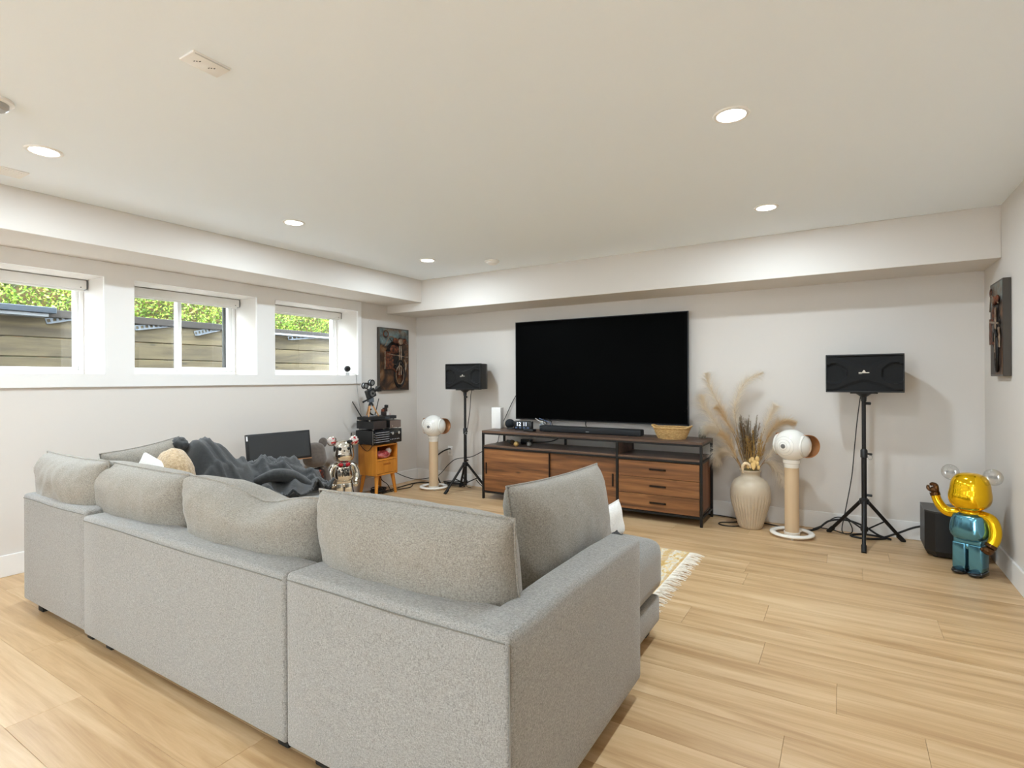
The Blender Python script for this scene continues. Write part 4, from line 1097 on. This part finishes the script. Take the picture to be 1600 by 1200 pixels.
for (x, z, rx_, rz_) in ((-0.045, 0.575, 0.017, 0.019), (0.045, 0.578, 0.017, 0.019), (0.0, 0.553, 0.010, 0.009), (-0.048, 0.502, 0.023, 0.022)):
    part('ink_spot', m_ink, cb, ball, (x, -0.0925, z), (rx_, 0.010, rz_), 20, 10)
part('ink_patch', m_ink, cb, ball, (-0.098, -0.045, 0.575), (0.008, 0.022, 0.032), 20, 10); part('ink_patch', m_ink, cb, ball, (0.060, -0.06, 0.648), (0.030, 0.026, 0.016), 20, 10)
for s in (-1, 1): part('bow_wing', m_redbow, cb, ball, (s * 0.036, -0.078, 0.408), (0.026, 0.014, 0.021), 20, 12)
part('bow_knot', M('grey knot', (96, 98, 96), 0.3, 0.6), cb, ball, (0, -0.083, 0.403), (0.015, 0.014, 0.015))
text('character', '福', 0.095, m_ink, cb, Matrix.Translation((0.006, -0.098, 0.322)) @ Matrix.Rotation(R(90), 4, 'X'), 0.012)
m_fur = M('grey brown flock', (84, 74, 68), 0.9, noise=(40, (104, 94, 86), 0.3), sheen=0.4)
db = figure('toy_figure', 'dark grey brown flocked bear eared toy figure behind the monitor', (-4.50, 3.56, 0), R(92), 0.99,
       dict(head=m_fur, ear=m_fur, torso=M('dark flock', (58, 48, 44), 0.9), hips=m_fur, leg=m_fur, foot=m_fur, arm=m_fur, hand=M('black glove', (24, 24, 26), 0.5)))
part('chest_print', M('chest print', (128, 52, 30), 0.5, noise=(26, (40, 22, 24), 0.08)), db, ball, (0, -0.078, 0.345), (0.050, 0.012, 0.055), 24, 14)

# ================================================================== NIGHTSTAND AND HI-FI STACK
ns = thing('nightstand', 'honey orange wooden nightstand with open niche and splayed legs', 'nightstand', (-4.49, 4.41, 0), R(90))
# local frame: x along the wall (+x = away from camera), front faces -y (into the room)
hw, fd, bd_ = 0.165, -0.14, 0.14
part('side_panel', m_orange, ns, box, -hw, -hw + 0.018, fd, bd_, 0.225, 0.565, 0.003, 1)
part('side_panel', m_orange, ns, box, hw - 0.018, hw, fd, bd_, 0.225, 0.565, 0.003, 1)
part('top', m_orange, ns, box, -hw + 0.018, hw - 0.018, fd, bd_, 0.547, 0.565, 0.002, 1)
part('bottom', m_orange, ns, box, -hw + 0.018, hw - 0.018, fd, bd_, 0.225, 0.243, 0.002, 1)
part('shelf', m_orange, ns, box, -hw + 0.018, hw - 0.018, fd + 0.003, bd_, 0.388, 0.404, 0.002, 1)
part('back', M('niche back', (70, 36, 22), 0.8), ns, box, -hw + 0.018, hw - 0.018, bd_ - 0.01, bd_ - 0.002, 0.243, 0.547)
dr = part('drawer', m_orange, ns, box, -hw + 0.021, hw - 0.021, fd + 0.004, fd + 0.02, 0.247, 0.384, 0.002, 1)
part('recessed_pull', M('darker honey pull', (168, 98, 26), 0.5), dr, box, -0.055, 0.055, fd + 0.001, fd + 0.006, 0.335, 0.356, 0.001, 1)  # pull in a darker tone than the drawer front
for sx in (-1, 1):
    for sy in (-1, 1):
        part('leg', m_orange, ns, cyl, (sx * 0.12, sy * 0.10, 0.226), (sx * 0.150, sy * 0.122, 0), 0.024, 0.015, 16)
t = thing('crumpled_bag', 'crumpled red and white bag inside the nightstand niche', 'bag', (-4.42, 4.41, 0.405))
part('bag', M('red foil', (150, 34, 40), 0.4, noise=(22, (214, 130, 130), 0.15)), t, ball, (0, 0, 0.042), (0.06, 0.105, 0.042), 24, 14, lambda q: 1 + 0.28 * mn.noise(q * 3.2))
part('white_flap', M('white foil', (222, 214, 206), 0.4), t, ball, (0.02, 0.07, 0.075), (0.03, 0.035, 0.03), 14, 10, lambda q: 1 + 0.4 * mn.noise(q * 3.7))
ZN = 0.566
am = thing('mixing_amplifier', 'black karaoke mixing amplifier with knobs on the nightstand', 'amplifier', (-4.465, 4.39, ZN), R(90))
part('case', m_cab, am, box, -0.215, 0.215, -0.125, 0.125, 0.014, 0.160, 0.004)
for sx in (-1, 1):
    for sy in (-1, 1): part('foot', m_rubber, am, cyl, (sx * 0.17, sy * 0.09, 0), (sx * 0.17, sy * 0.09, 0.015), 0.016)
part('front_plate', M('front black', (16, 16, 20), 0.25), am, box, -0.222, 0.222, -0.142, -0.125, 0.010, 0.164, 0.006)
m_al = M('brushed rim', (140, 140, 138), 0.35, 0.8)
for x in (-0.222, 0.216): part('rack_edge', m_al, am, box, x, x + 0.006, -0.146, -0.140, 0.014, 0.160, 0.002)
for x in (0.065, 0.165): part('large_knob', m_chrome, am, cyl, (x, -0.142, 0.118), (x, -0.160, 0.118), 0.018, 0.016, 20)
m_kn = M('small knob', (168, 166, 170), 0.4)
for r_ in range(5):
    for c_ in range(11): part('small_knob', m_kn, am, cyl, (-0.175 + c_ * 0.019, -0.142, 0.036 + r_ * 0.025), (-0.175 + c_ * 0.019, -0.150, 0.036 + r_ * 0.025), 0.0046, n=8)
for c_ in range(6): part('button', m_kn, am, cyl, (0.045 + c_ * 0.026, -0.142, 0.05), (0.045 + c_ * 0.026, -0.148, 0.05), 0.005, n=8)
for r_ in range(4): part('jack', m_al, am, cyl, (-0.198, -0.142, 0.04 + r_ * 0.028), (-0.198, -0.147, 0.04 + r_ * 0.028), 0.009, n=12)
part('side_label', M('label white', (220, 220, 216), 0.5), am, box, -0.2165, -0.2148, 0.075, 0.105, 0.03, 0.045)
Z2 = ZN + 0.1655
def deck(name, label, loc, w_, d_, h_, front, case=m_cab):
    t = thing(name, label, 'audio unit', loc, R(90))
    part('case', case, t, box, -w_ / 2, w_ / 2, -d_ / 2, d_ / 2, 0.012, h_, 0.003, 1)
    part('front_plate', front, t, box, -w_ / 2, w_ / 2, -d_ / 2 - 0.008, -d_ / 2, 0.010, h_, 0.002, 1)
    for sx in (-1, 1):
        for sy in (-1, 1): part('foot', m_chrome, t, cyl, (sx * (w_ / 2 - 0.02), sy * (d_ / 2 - 0.02), 0), (sx * (w_ / 2 - 0.02), sy * (d_ / 2 - 0.02), 0.0125), 0.010, n=12)
    return t
t = deck('song_player', 'black song player with dark brown front on the amplifier', (-4.475, 4.295, Z2), 0.19, 0.26, 0.098, M('dark bronze face', (52, 44, 42), 0.35))
t = deck('song_player', 'narrow grey brown audio box right of the dark song player', (-4.475, 4.535, Z2), 0.17, 0.26, 0.092, M('grey bronze face', (112, 96, 88), 0.35))
part('dial', m_chrome, t, cyl, (-0.06, -0.138, 0.03), (-0.06, -0.146, 0.03), 0.008)
Z3 = Z2 + 0.0985
rc = deck('microphone_receiver', 'slim black wireless receiver with two antennas topping the stack', (-4.475, 4.38, Z3), 0.40, 0.20, 0.045, M('receiver face', (30, 30, 32), 0.3))
part('display', M('dim display', (60, 66, 72), 0.3), rc, box, 0.02, 0.09, -0.1095, -0.108, 0.018, 0.036)
part('antenna', m_black, rc, cyl, (-0.17, 0.06, 0.04), (-0.30, 0.06, 0.215), 0.0065, 0.0045, 10); part('antenna', m_black, rc, cyl, (0.05, 0.085, 0.04), (0.115, 0.085, 0.235), 0.0065, 0.0045, 10)
Z4 = Z3 + 0.0455
# vintage film camera model
fc = thing('film_camera_model', 'model vintage film camera with two reels on wooden tripod', 'ornament', (-4.49, 4.30, Z4), R(90)); fc.scale = (1.08, 1.08, 1.08)
m_tw = M('tripod wood', (196, 140, 84), 0.5)
apex = Vector((0, 0, 0.155))
for d in ((-0.075, -0.05), (0.065, -0.05), (0.0, 0.06)):
    part('tripod_leg', m_tw, fc, cyl, apex, (d[0], d[1], 0.0), 0.0085, 0.006, 10)
    part('leg_bracket', m_black, fc, cyl, apex.lerp(Vector((d[0], d[1], 0)), 0.08), apex.lerp(Vector((d[0], d[1], 0)), 0.3), 0.0105, n=10)
part('tripod_head', M('grey blocks', (96, 104, 112), 0.4), fc, box, -0.028, 0.028, -0.022, 0.022, 0.145, 0.19, 0.003)
rotc = Matrix.Rotation(R(-22), 4, 'Y')
def cbx(bm, x0, x1, y0, y1, z0, z1): box(bm, x0, x1, y0, y1, z0, z1, 0.003, 1, Matrix.Translation((0, 0, 0.235)) @ rotc)
part('camera_body', M('camera black', (30, 31, 34), 0.35), fc, cbx, -0.05, 0.05, -0.025, 0.025, -0.045, 0.045)
part('crank_disc', m_al, fc, cyl, (0, -0.025, 0.235), (0, -0.032, 0.235), 0.030, n=28); part('disc_hub', m_black, fc, cyl, (0, -0.032, 0.235), (0, -0.036, 0.235), 0.012, n=20)
part('lens_barrel', m_black, fc, cyl, rotc @ Vector((0.05, 0, 0)) + Vector((0, 0, 0.235)), rotc @ Vector((0.085, 0, 0.0)) + Vector((0, 0, 0.235)), 0.014)
def hood(bm):
    T = Matrix.Translation((0, 0, 0.235)) @ rotc
    a = [T @ Vector(p) for p in ((0.083, -0.014, -0.014), (0.083, 0.014, -0.014), (0.083, 0.014, 0.014), (0.083, -0.014, 0.014))]
    b = [T @ Vector(p) for p in ((0.125, -0.03, -0.03), (0.125, 0.03, -0.03), (0.125, 0.03, 0.03), (0.125, -0.03, 0.03))]
    va_, vb_ = [bm.verts.new(p) for p in a], [bm.verts.new(p) for p in b]
    rings(bm, [va_, vb_])
part('lens_hood', m_black, fc, hood, ang=0)
for (x, z) in ((-0.075, 0.315), (0.012, 0.345)):
    rl = part('film_reel', M('reel grey', (120, 120, 118), 0.4), fc, cyl, (x, -0.016, z), (x, 0.016, z), 0.026, n=28)
    part('reel_rim', m_black, rl, ring_torus, (x, -0.016, z), 0.027, 0.006, (0, 1, 0), 28, 8); part('reel_rim', m_black, rl, ring_torus, (x, 0.016, z), 0.027, 0.006, (0, 1, 0), 28, 8)
    part('reel_arm', m_black, fc, cyl, (x, 0, z), (x * 0.35, 0, 0.265), 0.007, n=8)
part('pan_handle', m_black, fc, cyl, (-0.02, 0, 0.18), (-0.11, -0.01, 0.15), 0.007, 0.010, 10)
part('base_plate', M('pale blocks', (150, 152, 154), 0.4), fc, box, -0.05, 0.04, -0.03, 0.03, 0, 0.010, 0.002)
part('film_strip', m_black, fc, tube, [(-0.01, -0.02, 0.075), (-0.035, -0.02, 0.06), (-0.02, -0.02, 0.03), (0.02, -0.02, 0.012)], 0.008, 8, 6)
bk = thing('brick_ornament', 'small dark brick built ornament on the receiver top', 'ornament', (-4.46, 4.50, Z4), R(90))
m_bk = M('dark blocks', (46, 34, 30), 0.35)
for (x, y, z, s, m_) in ((-0.03, 0, 0, .05, m_bk), (0.02, 0.0, 0, .045, M('white blocks', (214, 206, 200), 0.4)), (-0.01, 0.0, 0.045, .045, m_bk), (0.012, 0.0, 0.085, .036, m_black), (-0.045, 0.0, 0.045, .03, M('rust blocks', (120, 60, 40), 0.4)), (0.05, -0.005, 0, .028, M('pink blocks', (206, 170, 164), 0.4))):
    o = part('block', m_, bk, box, x - s / 2, x + s / 2, y - s / 2.4, y + s / 2.4, z, z + s * 0.92, 0.002, 1)
    for q in (-1, 1): part('stud', m_, o, cyl, (x + q * s / 4, y, z + s * 0.92), (x + q * s / 4, y, z + s * 1.02), s / 9, n=10)

# security camera on the sill
t = thing('security_camera', 'small black round security camera on the window sill', 'camera', (-4.775, 4.225, WZ0), R(62))
part('base', M('grey base', (168, 168, 166), 0.45), t, box, -0.02, 0.02, -0.02, 0.02, 0, 0.030, 0.004)
part('neck', m_white, t, cyl, (0, 0, 0.028), (0, 0, 0.045), 0.008)
part('head', m_black, t, lathe, [(0.0, -0.024), (0.026, -0.022), (0.033, -0.014), (0.034, 0.010), (0.026, 0.024), (0.0, 0.026)], 28, (0, 0, 0.072), (0, 1, 0))
part('lens', M('lens glass', (8, 8, 12), 0.08), t, lathe, [(0.0, -0.0265), (0.014, -0.025), (0.016, -0.021), (0.0, -0.021)], 20, (0, 0, 0.072), (0, 1, 0))
cable('thin grey white cable running down from the sill camera', [(-4.765, 4.245, 1.35), (-4.70, 4.262, 1.345), (-4.675, 4.265, 1.325), (-4.672, 4.27, 1.234), (-4.678, 4.30, 1.054), (-4.68, 4.33, 0.93), (-4.685, 4.35, 0.80), (-4.685, 4.36, 0.5)], 0.0026, M('pale cord', (150, 150, 148), 0.5))

# ================================================================== TOUCH SCREEN ON WOODEN STAND
mo = thing('touch_monitor', 'wide black touch monitor tilted back on orange wooden stand', 'monitor', (-4.40, 3.10, 0), R(74))
part('stand_foot', m_orange, mo, box, -0.16, 0.16, -0.10, 0.12, 0, 0.025, 0.004)
part('stand_post', m_orange, mo, box, -0.05, 0.05, 0.0, 0.05, 0.025, 0.53, 0.004)
part('tray', m_orange, mo, box, -0.09, 0.09, -0.06, 0.08, 0.525, 0.543, 0.003)
rm = Matrix.Translation((0, -0.02, 0.545)) @ Matrix.Rotation(R(-1.0), 4, 'Y') @ Matrix.Rotation(R(-9), 4, 'X')
def mb(bm, *a): box(bm, *a, mat4=rm)
part('housing', m_black, mo, mb, -0.285, 0.285, -0.012, 0.016, 0.0, 0.262, 0.004, 2)
part('screen', M('grey black glass', (46, 48, 50), 0.22), mo, mb, -0.262, 0.270, -0.0135, -0.0115, 0.022, 0.242)
part('bottom_strip', M('copper strip', (176, 128, 90), 0.4, 0.5), mo, mb, -0.285, 0.285, -0.013, 0.0, -0.006, 0.002)
part('sticker', M('white sticker', (235, 235, 235), 0.5), mo, mb, -0.281, -0.269, -0.0135, -0.0122, 0.205, 0.246)
part('badge', M('pale badge', (200, 198, 192), 0.5), mo, mb, -0.03, 0.03, -0.0135, -0.0122, 0.003, 0.009)

# ================================================================== SUBWOOFER
sw = thing('subwoofer', 'black floor subwoofer with chamfered corners behind the waving toy', 'subwoofer', (0.645, 4.985, 0), R(0))
def oct_(bm, w_, d_, ch, z0, z1, dr=0.0):
    P = [(-w_ + ch, -d_), (w_ - ch, -d_), (w_, -d_ + ch), (w_, d_), (-w_, d_), (-w_, -d_ + ch)]
    a = [bm.verts.new((x * (1 - dr), y * (1 - dr), z0)) for x, y in P]; b = [bm.verts.new((x, y, z1)) for x, y in P]
    rings(bm, [a, b])
part('cabinet', M('subwoofer black', (20, 20, 21), 0.4), sw, oct_, 0.165, 0.165, 0.055, 0.05, 0.318, ang=20)
part('lower_bevel', MATS['subwoofer black'], sw, oct_, 0.165, 0.165, 0.055, 0.012, 0.05, 0.12, ang=20)
part('top_panel', M('subwoofer top', (52, 50, 49), 0.35), sw, oct_, 0.166, 0.166, 0.055, 0.318, 0.330, ang=20)
for sx in (-1, 1):
    for sy in (-1, 1): part('foot', m_rubber, sw, cyl, (sx * 0.1, sy * 0.1, 0), (sx * 0.1, sy * 0.1, 0.014), 0.015)

# ================================================================== MOTORCYCLE RELIEF PICTURES
def art_mat(name, seed, sky):
    m, n, b = nt(name); N = n.nodes.new; L = n.links
    tc = N('ShaderNodeTexCoord'); mp = N('ShaderNodeMapping'); mp.inputs['Location'].default_value = (seed, seed, seed); L.new(tc.outputs['Object'], mp.inputs['Vector'])
    t = N('ShaderNodeTexNoise'); t.inputs['Scale'].default_value = 5; t.inputs['Detail'].default_value = 9; t.inputs['Distortion'].default_value = 1.2; L.new(mp.outputs[0], t.inputs['Vector'])
    r = N('ShaderNodeValToRGB'); e = r.color_ramp.elements
    e[0].position = 0.38; e[0].color = (*lin((26, 18, 14)), 1); e[1].position = 0.74; e[1].color = (*lin((128, 112, 90)), 1)
    q = e.new(0.5); q.color = (*lin((70, 46, 30)), 1); q = e.new(0.6); q.color = (*lin((112, 76, 44)), 1)
    L.new(t.outputs['Fac'], r.inputs[0])
    sx = N('ShaderNodeSeparateXYZ'); L.new(tc.outputs['Object'], sx.inputs[0])
    mr = N('ShaderNodeMapRange'); mr.inputs['From Min'].default_value = sky; mr.inputs['From Max'].default_value = sky + 0.12; L.new(sx.outputs['Z'], mr.inputs['Value'])
    t2 = N('ShaderNodeTexNoise'); t2.inputs['Scale'].default_value = 4.5; t2.inputs['Detail'].default_value = 9; t2.inputs['Roughness'].default_value = 0.7; L.new(mp.outputs[0], t2.inputs['Vector'])
    ml_ = N('ShaderNodeMath'); ml_.operation = 'MULTIPLY'; L.new(mr.outputs[0], ml_.inputs[0]); L.new(t2.outputs['Fac'], ml_.inputs[1])
    m2 = N('ShaderNodeMapRange'); m2.inputs['From Min'].default_value = 0.40; m2.inputs['From Max'].default_value = 0.58; m2.inputs['To Max'].default_value = 0.85; L.new(ml_.outputs[0], m2.inputs['Value'])
    mx = N('ShaderNodeMixRGB'); mx.inputs[2].default_value = (*lin((124, 146, 146)), 1); L.new(m2.outputs[0], mx.inputs[0]); L.new(r.outputs[0], mx.inputs[1]); L.new(mx.outputs[0], b.inputs['Base Color'])
    b.inputs['Roughness'].default_value = 0.45; b.inputs['Metallic'].default_value = 0.25
    return m
m_edge = M('dark metal edge', (84, 78, 72), 0.4, 0.6); m_iron = M('black iron', (30, 26, 24), 0.45, 0.5); m_rust = M('rusty iron', (116, 62, 36), 0.6, 0.4, noise=(34, (42, 26, 20), 0.12)); m_sil = M('worn silver', (158, 142, 124), 0.4, 0.7, noise=(25, (112, 84, 62), 0.15))
def moto(label, loc, rz, W, Hh, seed, flip=1):
    t = thing('relief_picture', label, 'wall art', loc, rz)
    t.location = loc
    dk = 0.5 if W < 0.4 else 0.8
    t.scale = (1, dk, 1)
    part('panel', m_edge, t, box, -W / 2, W / 2, 0.0, 0.040 / dk, 0, Hh, 0.003, 1)
    part('painted_face', art_mat('art %s' % seed, seed, Hh * 0.6), t, box, -W / 2 + 0.012, W / 2 - 0.012, -0.003, 0.0, 0.012, Hh - 0.012)
    X = lambda u: flip * u * W
    Z = lambda v: v * Hh
    wx, wz = X(0.13), Z(0.25)
    part('tyre', m_iron, t, ring_torus, (wx, -0.016, wz), Hh * 0.185, Hh * 0.028, (0.25 * flip, 1, 0), 48, 10, sc=(0.55, 1.0))
    part('rim', m_sil, t, ring_torus, (wx + X(0.015), -0.022, wz), Hh * 0.148, Hh * 0.010, (0.25 * flip, 1, 0), 40, 8, sc=(0.52, 1.0))
    part('brake_disc', m_rust, t, cyl, (wx + X(0.01), -0.010, wz), (wx + X(0.01), -0.020, wz), Hh * 0.05, n=24)
    for k in range(10):
        a = 2 * PI * k / 10
        part('spoke', m_rust, t, cyl, (wx + X(0.01), -0.018, wz), (wx + X(0.015) + math.cos(a) * Hh * 0.075, -0.02, wz + math.sin(a) * Hh * 0.145), 0.0022, n=6)
    for dx in (-0.035, 0.055): part('fork', m_sil, t, cyl, (wx + X(dx * .8), -0.030, wz), (wx + X(dx * 0.6 + 0.02), -0.030, Z(0.72)), 0.0075, n=10)
    part('front_fender', m_iron, t, tube, [(wx - X(0.13), -0.028, wz + Z(0.12)), (wx - X(0.06), -0.034, wz + Z(0.21)), (wx + X(0.04), -0.036, wz + Z(0.225)), (wx + X(0.12), -0.030, wz + Z(0.16))], 0.014, 10, 5)
    part('engine', m_iron, t, ball, (X(-0.02), -0.012, Z(0.49)), (W * 0.17, 0.022, Hh * 0.11), 24, 14, lambda q: 1 + 0.25 * mn.noise(q * 4 + Vector((seed, 0, 0))))
    part('fuel_tank', m_rust, t, ball, (X(-0.03), -0.016, Z(0.66)), (W * 0.15, 0.024, Hh * 0.075), 24, 14)
    part('headlamp', m_rust, t, lathe, [(0.0, -0.03), (W * 0.085, -0.028), (W * 0.098, -0.016), (W * 0.07, 0.012), (0.0, 0.015)], 28, (X(0.13), -0.024, Z(0.79)), (0, 1, 0))
    part('headlamp_glass', m_sil, t, ball, (X(0.13), -0.052, Z(0.79)), (W * 0.075, 0.010, W * 0.075), 24, 12)
    for sx in (0.30, -0.02): part('side_lamp', m_rust, t, ball, (X(sx), -0.026, Z(0.80)), (W * 0.07, 0.022, W * 0.075), 20, 12)
    part('handlebar', m_sil, t, tube, [(X(-0.36), -0.022, Z(0.70)), (X(-0.20), -0.030, Z(0.86)), (X(0.0), -0.034, Z(0.83)), (X(0.2), -0.034, Z(0.83)), (X(0.36), -0.026, Z(0.75))], 0.006, 8, 6)
    part('crash_bar', m_sil, t, cyl, (X(-0.30), -0.030, Z(0.585)), (X(0.40), -0.034, Z(0.545)), 0.0065, n=10)
    part('pannier', m_rust, t, box, min(X(-0.35), X(-0.10)), max(X(-0.35), X(-0.10)), -0.030, -0.003, Z(0.34), Z(0.62), 0.010, 2)
    part('pannier_strap', m_sil, t, box, min(X(-0.36), X(-0.345)), max(X(-0.36), X(-0.345)), -0.032, -0.003, Z(0.34), Z(0.62), 0.002, 1)
    part('body_silhouette', m_iron, t, ball, (X(0.02), -0.004, Z(0.58)), (W * 0.30, 0.012, Hh * 0.20), 28, 16, lambda q: 1 + 0.3 * mn.noise(q * 3.5 + Vector((seed, 2, 0))))  # dark low relief silhouette of the motorcycle body
    part('exhaust', m_sil, t, tube, [(X(0.30), -0.016, Z(0.50)), (X(0.36), -0.018, Z(0.42)), (X(0.34), -0.016, Z(0.30))], 0.012, 10, 5)
    part('leg_guard', m_rust, t, tube, [(X(-0.06), -0.02, Z(0.56)), (X(-0.10), -0.024, Z(0.46)), (X(-0.05), -0.02, Z(0.34)), (X(0.02), -0.016, Z(0.30))], 0.010, 8, 5)
    part('clutch_cable', m_iron, t, tube, [(X(-0.20), -0.018, Z(0.84)), (X(-0.06), -0.02, Z(0.74)), (X(0.05), -0.022, Z(0.62))], 0.004, 6, 5)
    for q_ in range(7): part('cooling_fin', m_sil, t, box, min(X(-0.12), X(0.03)), max(X(-0.12), X(0.03)), -0.030, -0.012, Z(0.42 + q_ * 0.018), Z(0.42 + q_ * 0.018) + 0.004)
    part('mirror', m_rust, t, ring_torus, (X(-0.31), -0.016, Z(0.90)), W * 0.075, 0.006, (0, 1, 0), 28, 8)
    return t
moto('motorcycle metal relief picture hanging beside the farthest window', (XL + 0.042, 4.861, 1.150), R(90), 0.507, 0.752, 2.3)
moto('narrow motorcycle metal relief picture hanging on the right wall', (XR - 0.042, 4.698, 1.285), R(-90), 0.348, 0.62, 7.9, flip=1)

# ================================================================== OUTLET AND FLOOR CABLES
t = thing('wall_outlet', 'white wall outlet with a black plug beside the left tripod', 'outlet', (-4.16, YT, 0.40))
part('plate', m_white, t, box, -0.036, 0.036, -0.006, 0, -0.058, 0.058, 0.002)
for zz in (-0.022, 0.022): part('socket', M('socket face', (225, 223, 218), 0.4), t, box, -0.017, 0.017, -0.008, -0.005, zz - 0.014, zz + 0.014, 0.002)
part('outlet_slot', m_black, t, box, -0.008, -0.006, -0.0085, -0.0078, -0.028, -0.018); part('outlet_slot', m_black, t, box, 0.006, 0.008, -0.0085, -0.0078, -0.028, -0.018)
cable('thick black power cord curving from the wall outlet plug', [(-4.155, YT - 0.008, 0.425), (-4.16, 5.255, 0.425), (-4.20, 5.20, 0.40), (-4.26, 5.16, 0.34), (-4.28, 5.15, 0.25), (-4.24, 5.15, 0.10), (-4.20, 5.16, 0.012)], 0.0085)
cable('thin black cable strung from nightstand along wall to console', [(-4.50, 4.58, 0.245), (-4.56, 4.72, 0.20), (-4.60, 4.95, 0.10), (-4.58, 5.14, 0.035), (-4.40, 5.20, 0.06), (-4.30, 5.22, 0.09), (-4.22, 5.22, 0.15), (-4.13, 5.22, 0.24), (-4.02, 5.22, 0.315), (-3.88, 5.22, 0.345), (-3.76, 5.22, 0.37), (-3.58, 5.22, 0.46), (-3.42, 5.25, 0.56)], 0.0045)
cable('black cable on floor from nightstand to the left coil', [(-4.50, 4.45, 0.006), (-4.50, 4.66, 0.006), (-4.53, 4.95, 0.006), (-4.52, 5.10, 0.006), (-4.40, 5.18, 0.006), (-4.30, 5.17, 0.006)], 0.006)
cable('wavy black cable on floor nearest the round speaker base', [(-4.44, 4.42, 0.006), (-4.43, 4.66, 0.006), (-4.40, 4.84, 0.006), (-4.51, 5.02, 0.006), (-4.47, 5.12, 0.014), (-4.36, 5.11, 0.018), (-4.26, 5.13, 0.012)], 0.0055)
cable('coiled black cable on floor behind left round speaker', [(-4.0 + 0.14 * math.cos(a * 0.5) + 0.012 * math.sin(a * 2.3), 5.17 + 0.075 * math.sin(a * 0.5), 0.010 + 0.0012 * a) for a in range(0, 40)], 0.006)
cable('pile of black cable under the orange nightstand', [(-4.50 + 0.07 * math.cos(a * 0.6) + 0.01 * math.sin(a), 4.42 + 0.09 * math.sin(a * 0.6), 0.008 + 0.0013 * a) for a in range(0, 44)], 0.0062)
cable('black cable hanging from the nightstand underside to floor', [(-4.46, 4.40, 0.22), (-4.45, 4.43, 0.15), (-4.42, 4.48, 0.10), (-4.40, 4.52, 0.02), (-4.42, 4.56, 0.006)], 0.0045)
cable('black cable draped over the near side of nightstand', [(-4.60, 4.232, 0.60), (-4.56, 4.232, 0.54), (-4.49, 4.235, 0.50), (-4.44, 4.235, 0.515), (-4.40, 4.235, 0.56)], 0.003)
cable('black power strip cable on floor left of nightstand', [(-4.62, 4.14, 0.70), (-4.63, 4.13, 0.45), (-4.60, 4.12, 0.2), (-4.52, 4.12, 0.012), (-4.44, 4.28, 0.008), (-4.46, 4.40, 0.008)], 0.0055)
cable('black cable looping from left tripod brace to console leg', [(-3.70, 5.20, 0.10), (-3.66, 5.22, 0.05), (-3.60, 5.23, 0.012), (-3.48, 5.22, 0.006), (-3.30, 5.2, 0.006)], 0.0045)
cable('black cable rising from console shelf to television left edge', [(-3.47, 5.27, 0.42), (-3.44, 5.27, 0.55), (-3.40, 5.28, 0.72), (-3.33, 5.28, 0.86), (-3.25, 5.28, 1.01), (-3.16, 5.28, 1.15)], 0.004)
cable('black cable arcing along the back of the console shelf', [(-2.62, 5.28, 0.71), (-2.65, 5.27, 0.64), (-2.74, 5.24, 0.60), (-2.88, 5.23, 0.585), (-2.98, 5.22, 0.583)], 0.006, M('grey cord', (60, 60, 62), 0.5))
cable('black cable along the baseboard right of the console', [(-1.10, 5.27, 0.012), (-0.96, 5.272, 0.010), (-0.84, 5.25, 0.008), (-0.72, 5.24, 0.006), (-0.58, 5.20, 0.006), (-0.46, 5.15, 0.006)], 0.005)
cable('black cable loop on floor left of the beige vase', [(-0.78, 5.19, 0.006), (-0.86, 5.10, 0.006), (-0.94, 5.05, 0.006), (-0.95, 4.99, 0.006), (-0.90, 4.955, 0.006), (-0.82, 4.97, 0.006), (-0.76, 5.04, 0.006)], 0.005)
cable('black cables running from right round speaker to right tripod', [(-0.40, 5.10, 0.006), (-0.28, 5.14, 0.006), (-0.20, 5.20, 0.02), (-0.12, 5.24, 0.085), (0.0, 5.25, 0.105), (0.12, 5.24, 0.075), (0.22, 5.22, 0.02), (0.30, 5.18, 0.008)], 0.008)
cable('thin black cable loop beside the right tripod foot', [(-0.24, 5.20, 0.010), (-0.16, 5.23, 0.05), (-0.08, 5.25, 0.115), (0.0, 5.25, 0.115), (0.04, 5.25, 0.05), (0.035, 5.22, 0.010), (-0.02, 5.20, 0.006), (-0.10, 5.21, 0.02), (-0.20, 5.20, 0.03)], 0.0042)
cable('thick black cable ring lying under the right tripod', [(0.03, 5.15, 0.008), (0.10, 5.235, 0.008), (0.20, 5.235, 0.008), (0.27, 5.20, 0.008), (0.19, 5.13, 0.008), (0.10, 5.105, 0.008)], 0.008, closed=True)
cable('black cable rising from the right tripod to subwoofer back', [(0.26, 5.20, 0.014), (0.35, 5.21, 0.06), (0.46, 5.21, 0.12), (0.58, 5.18, 0.16)], 0.008)
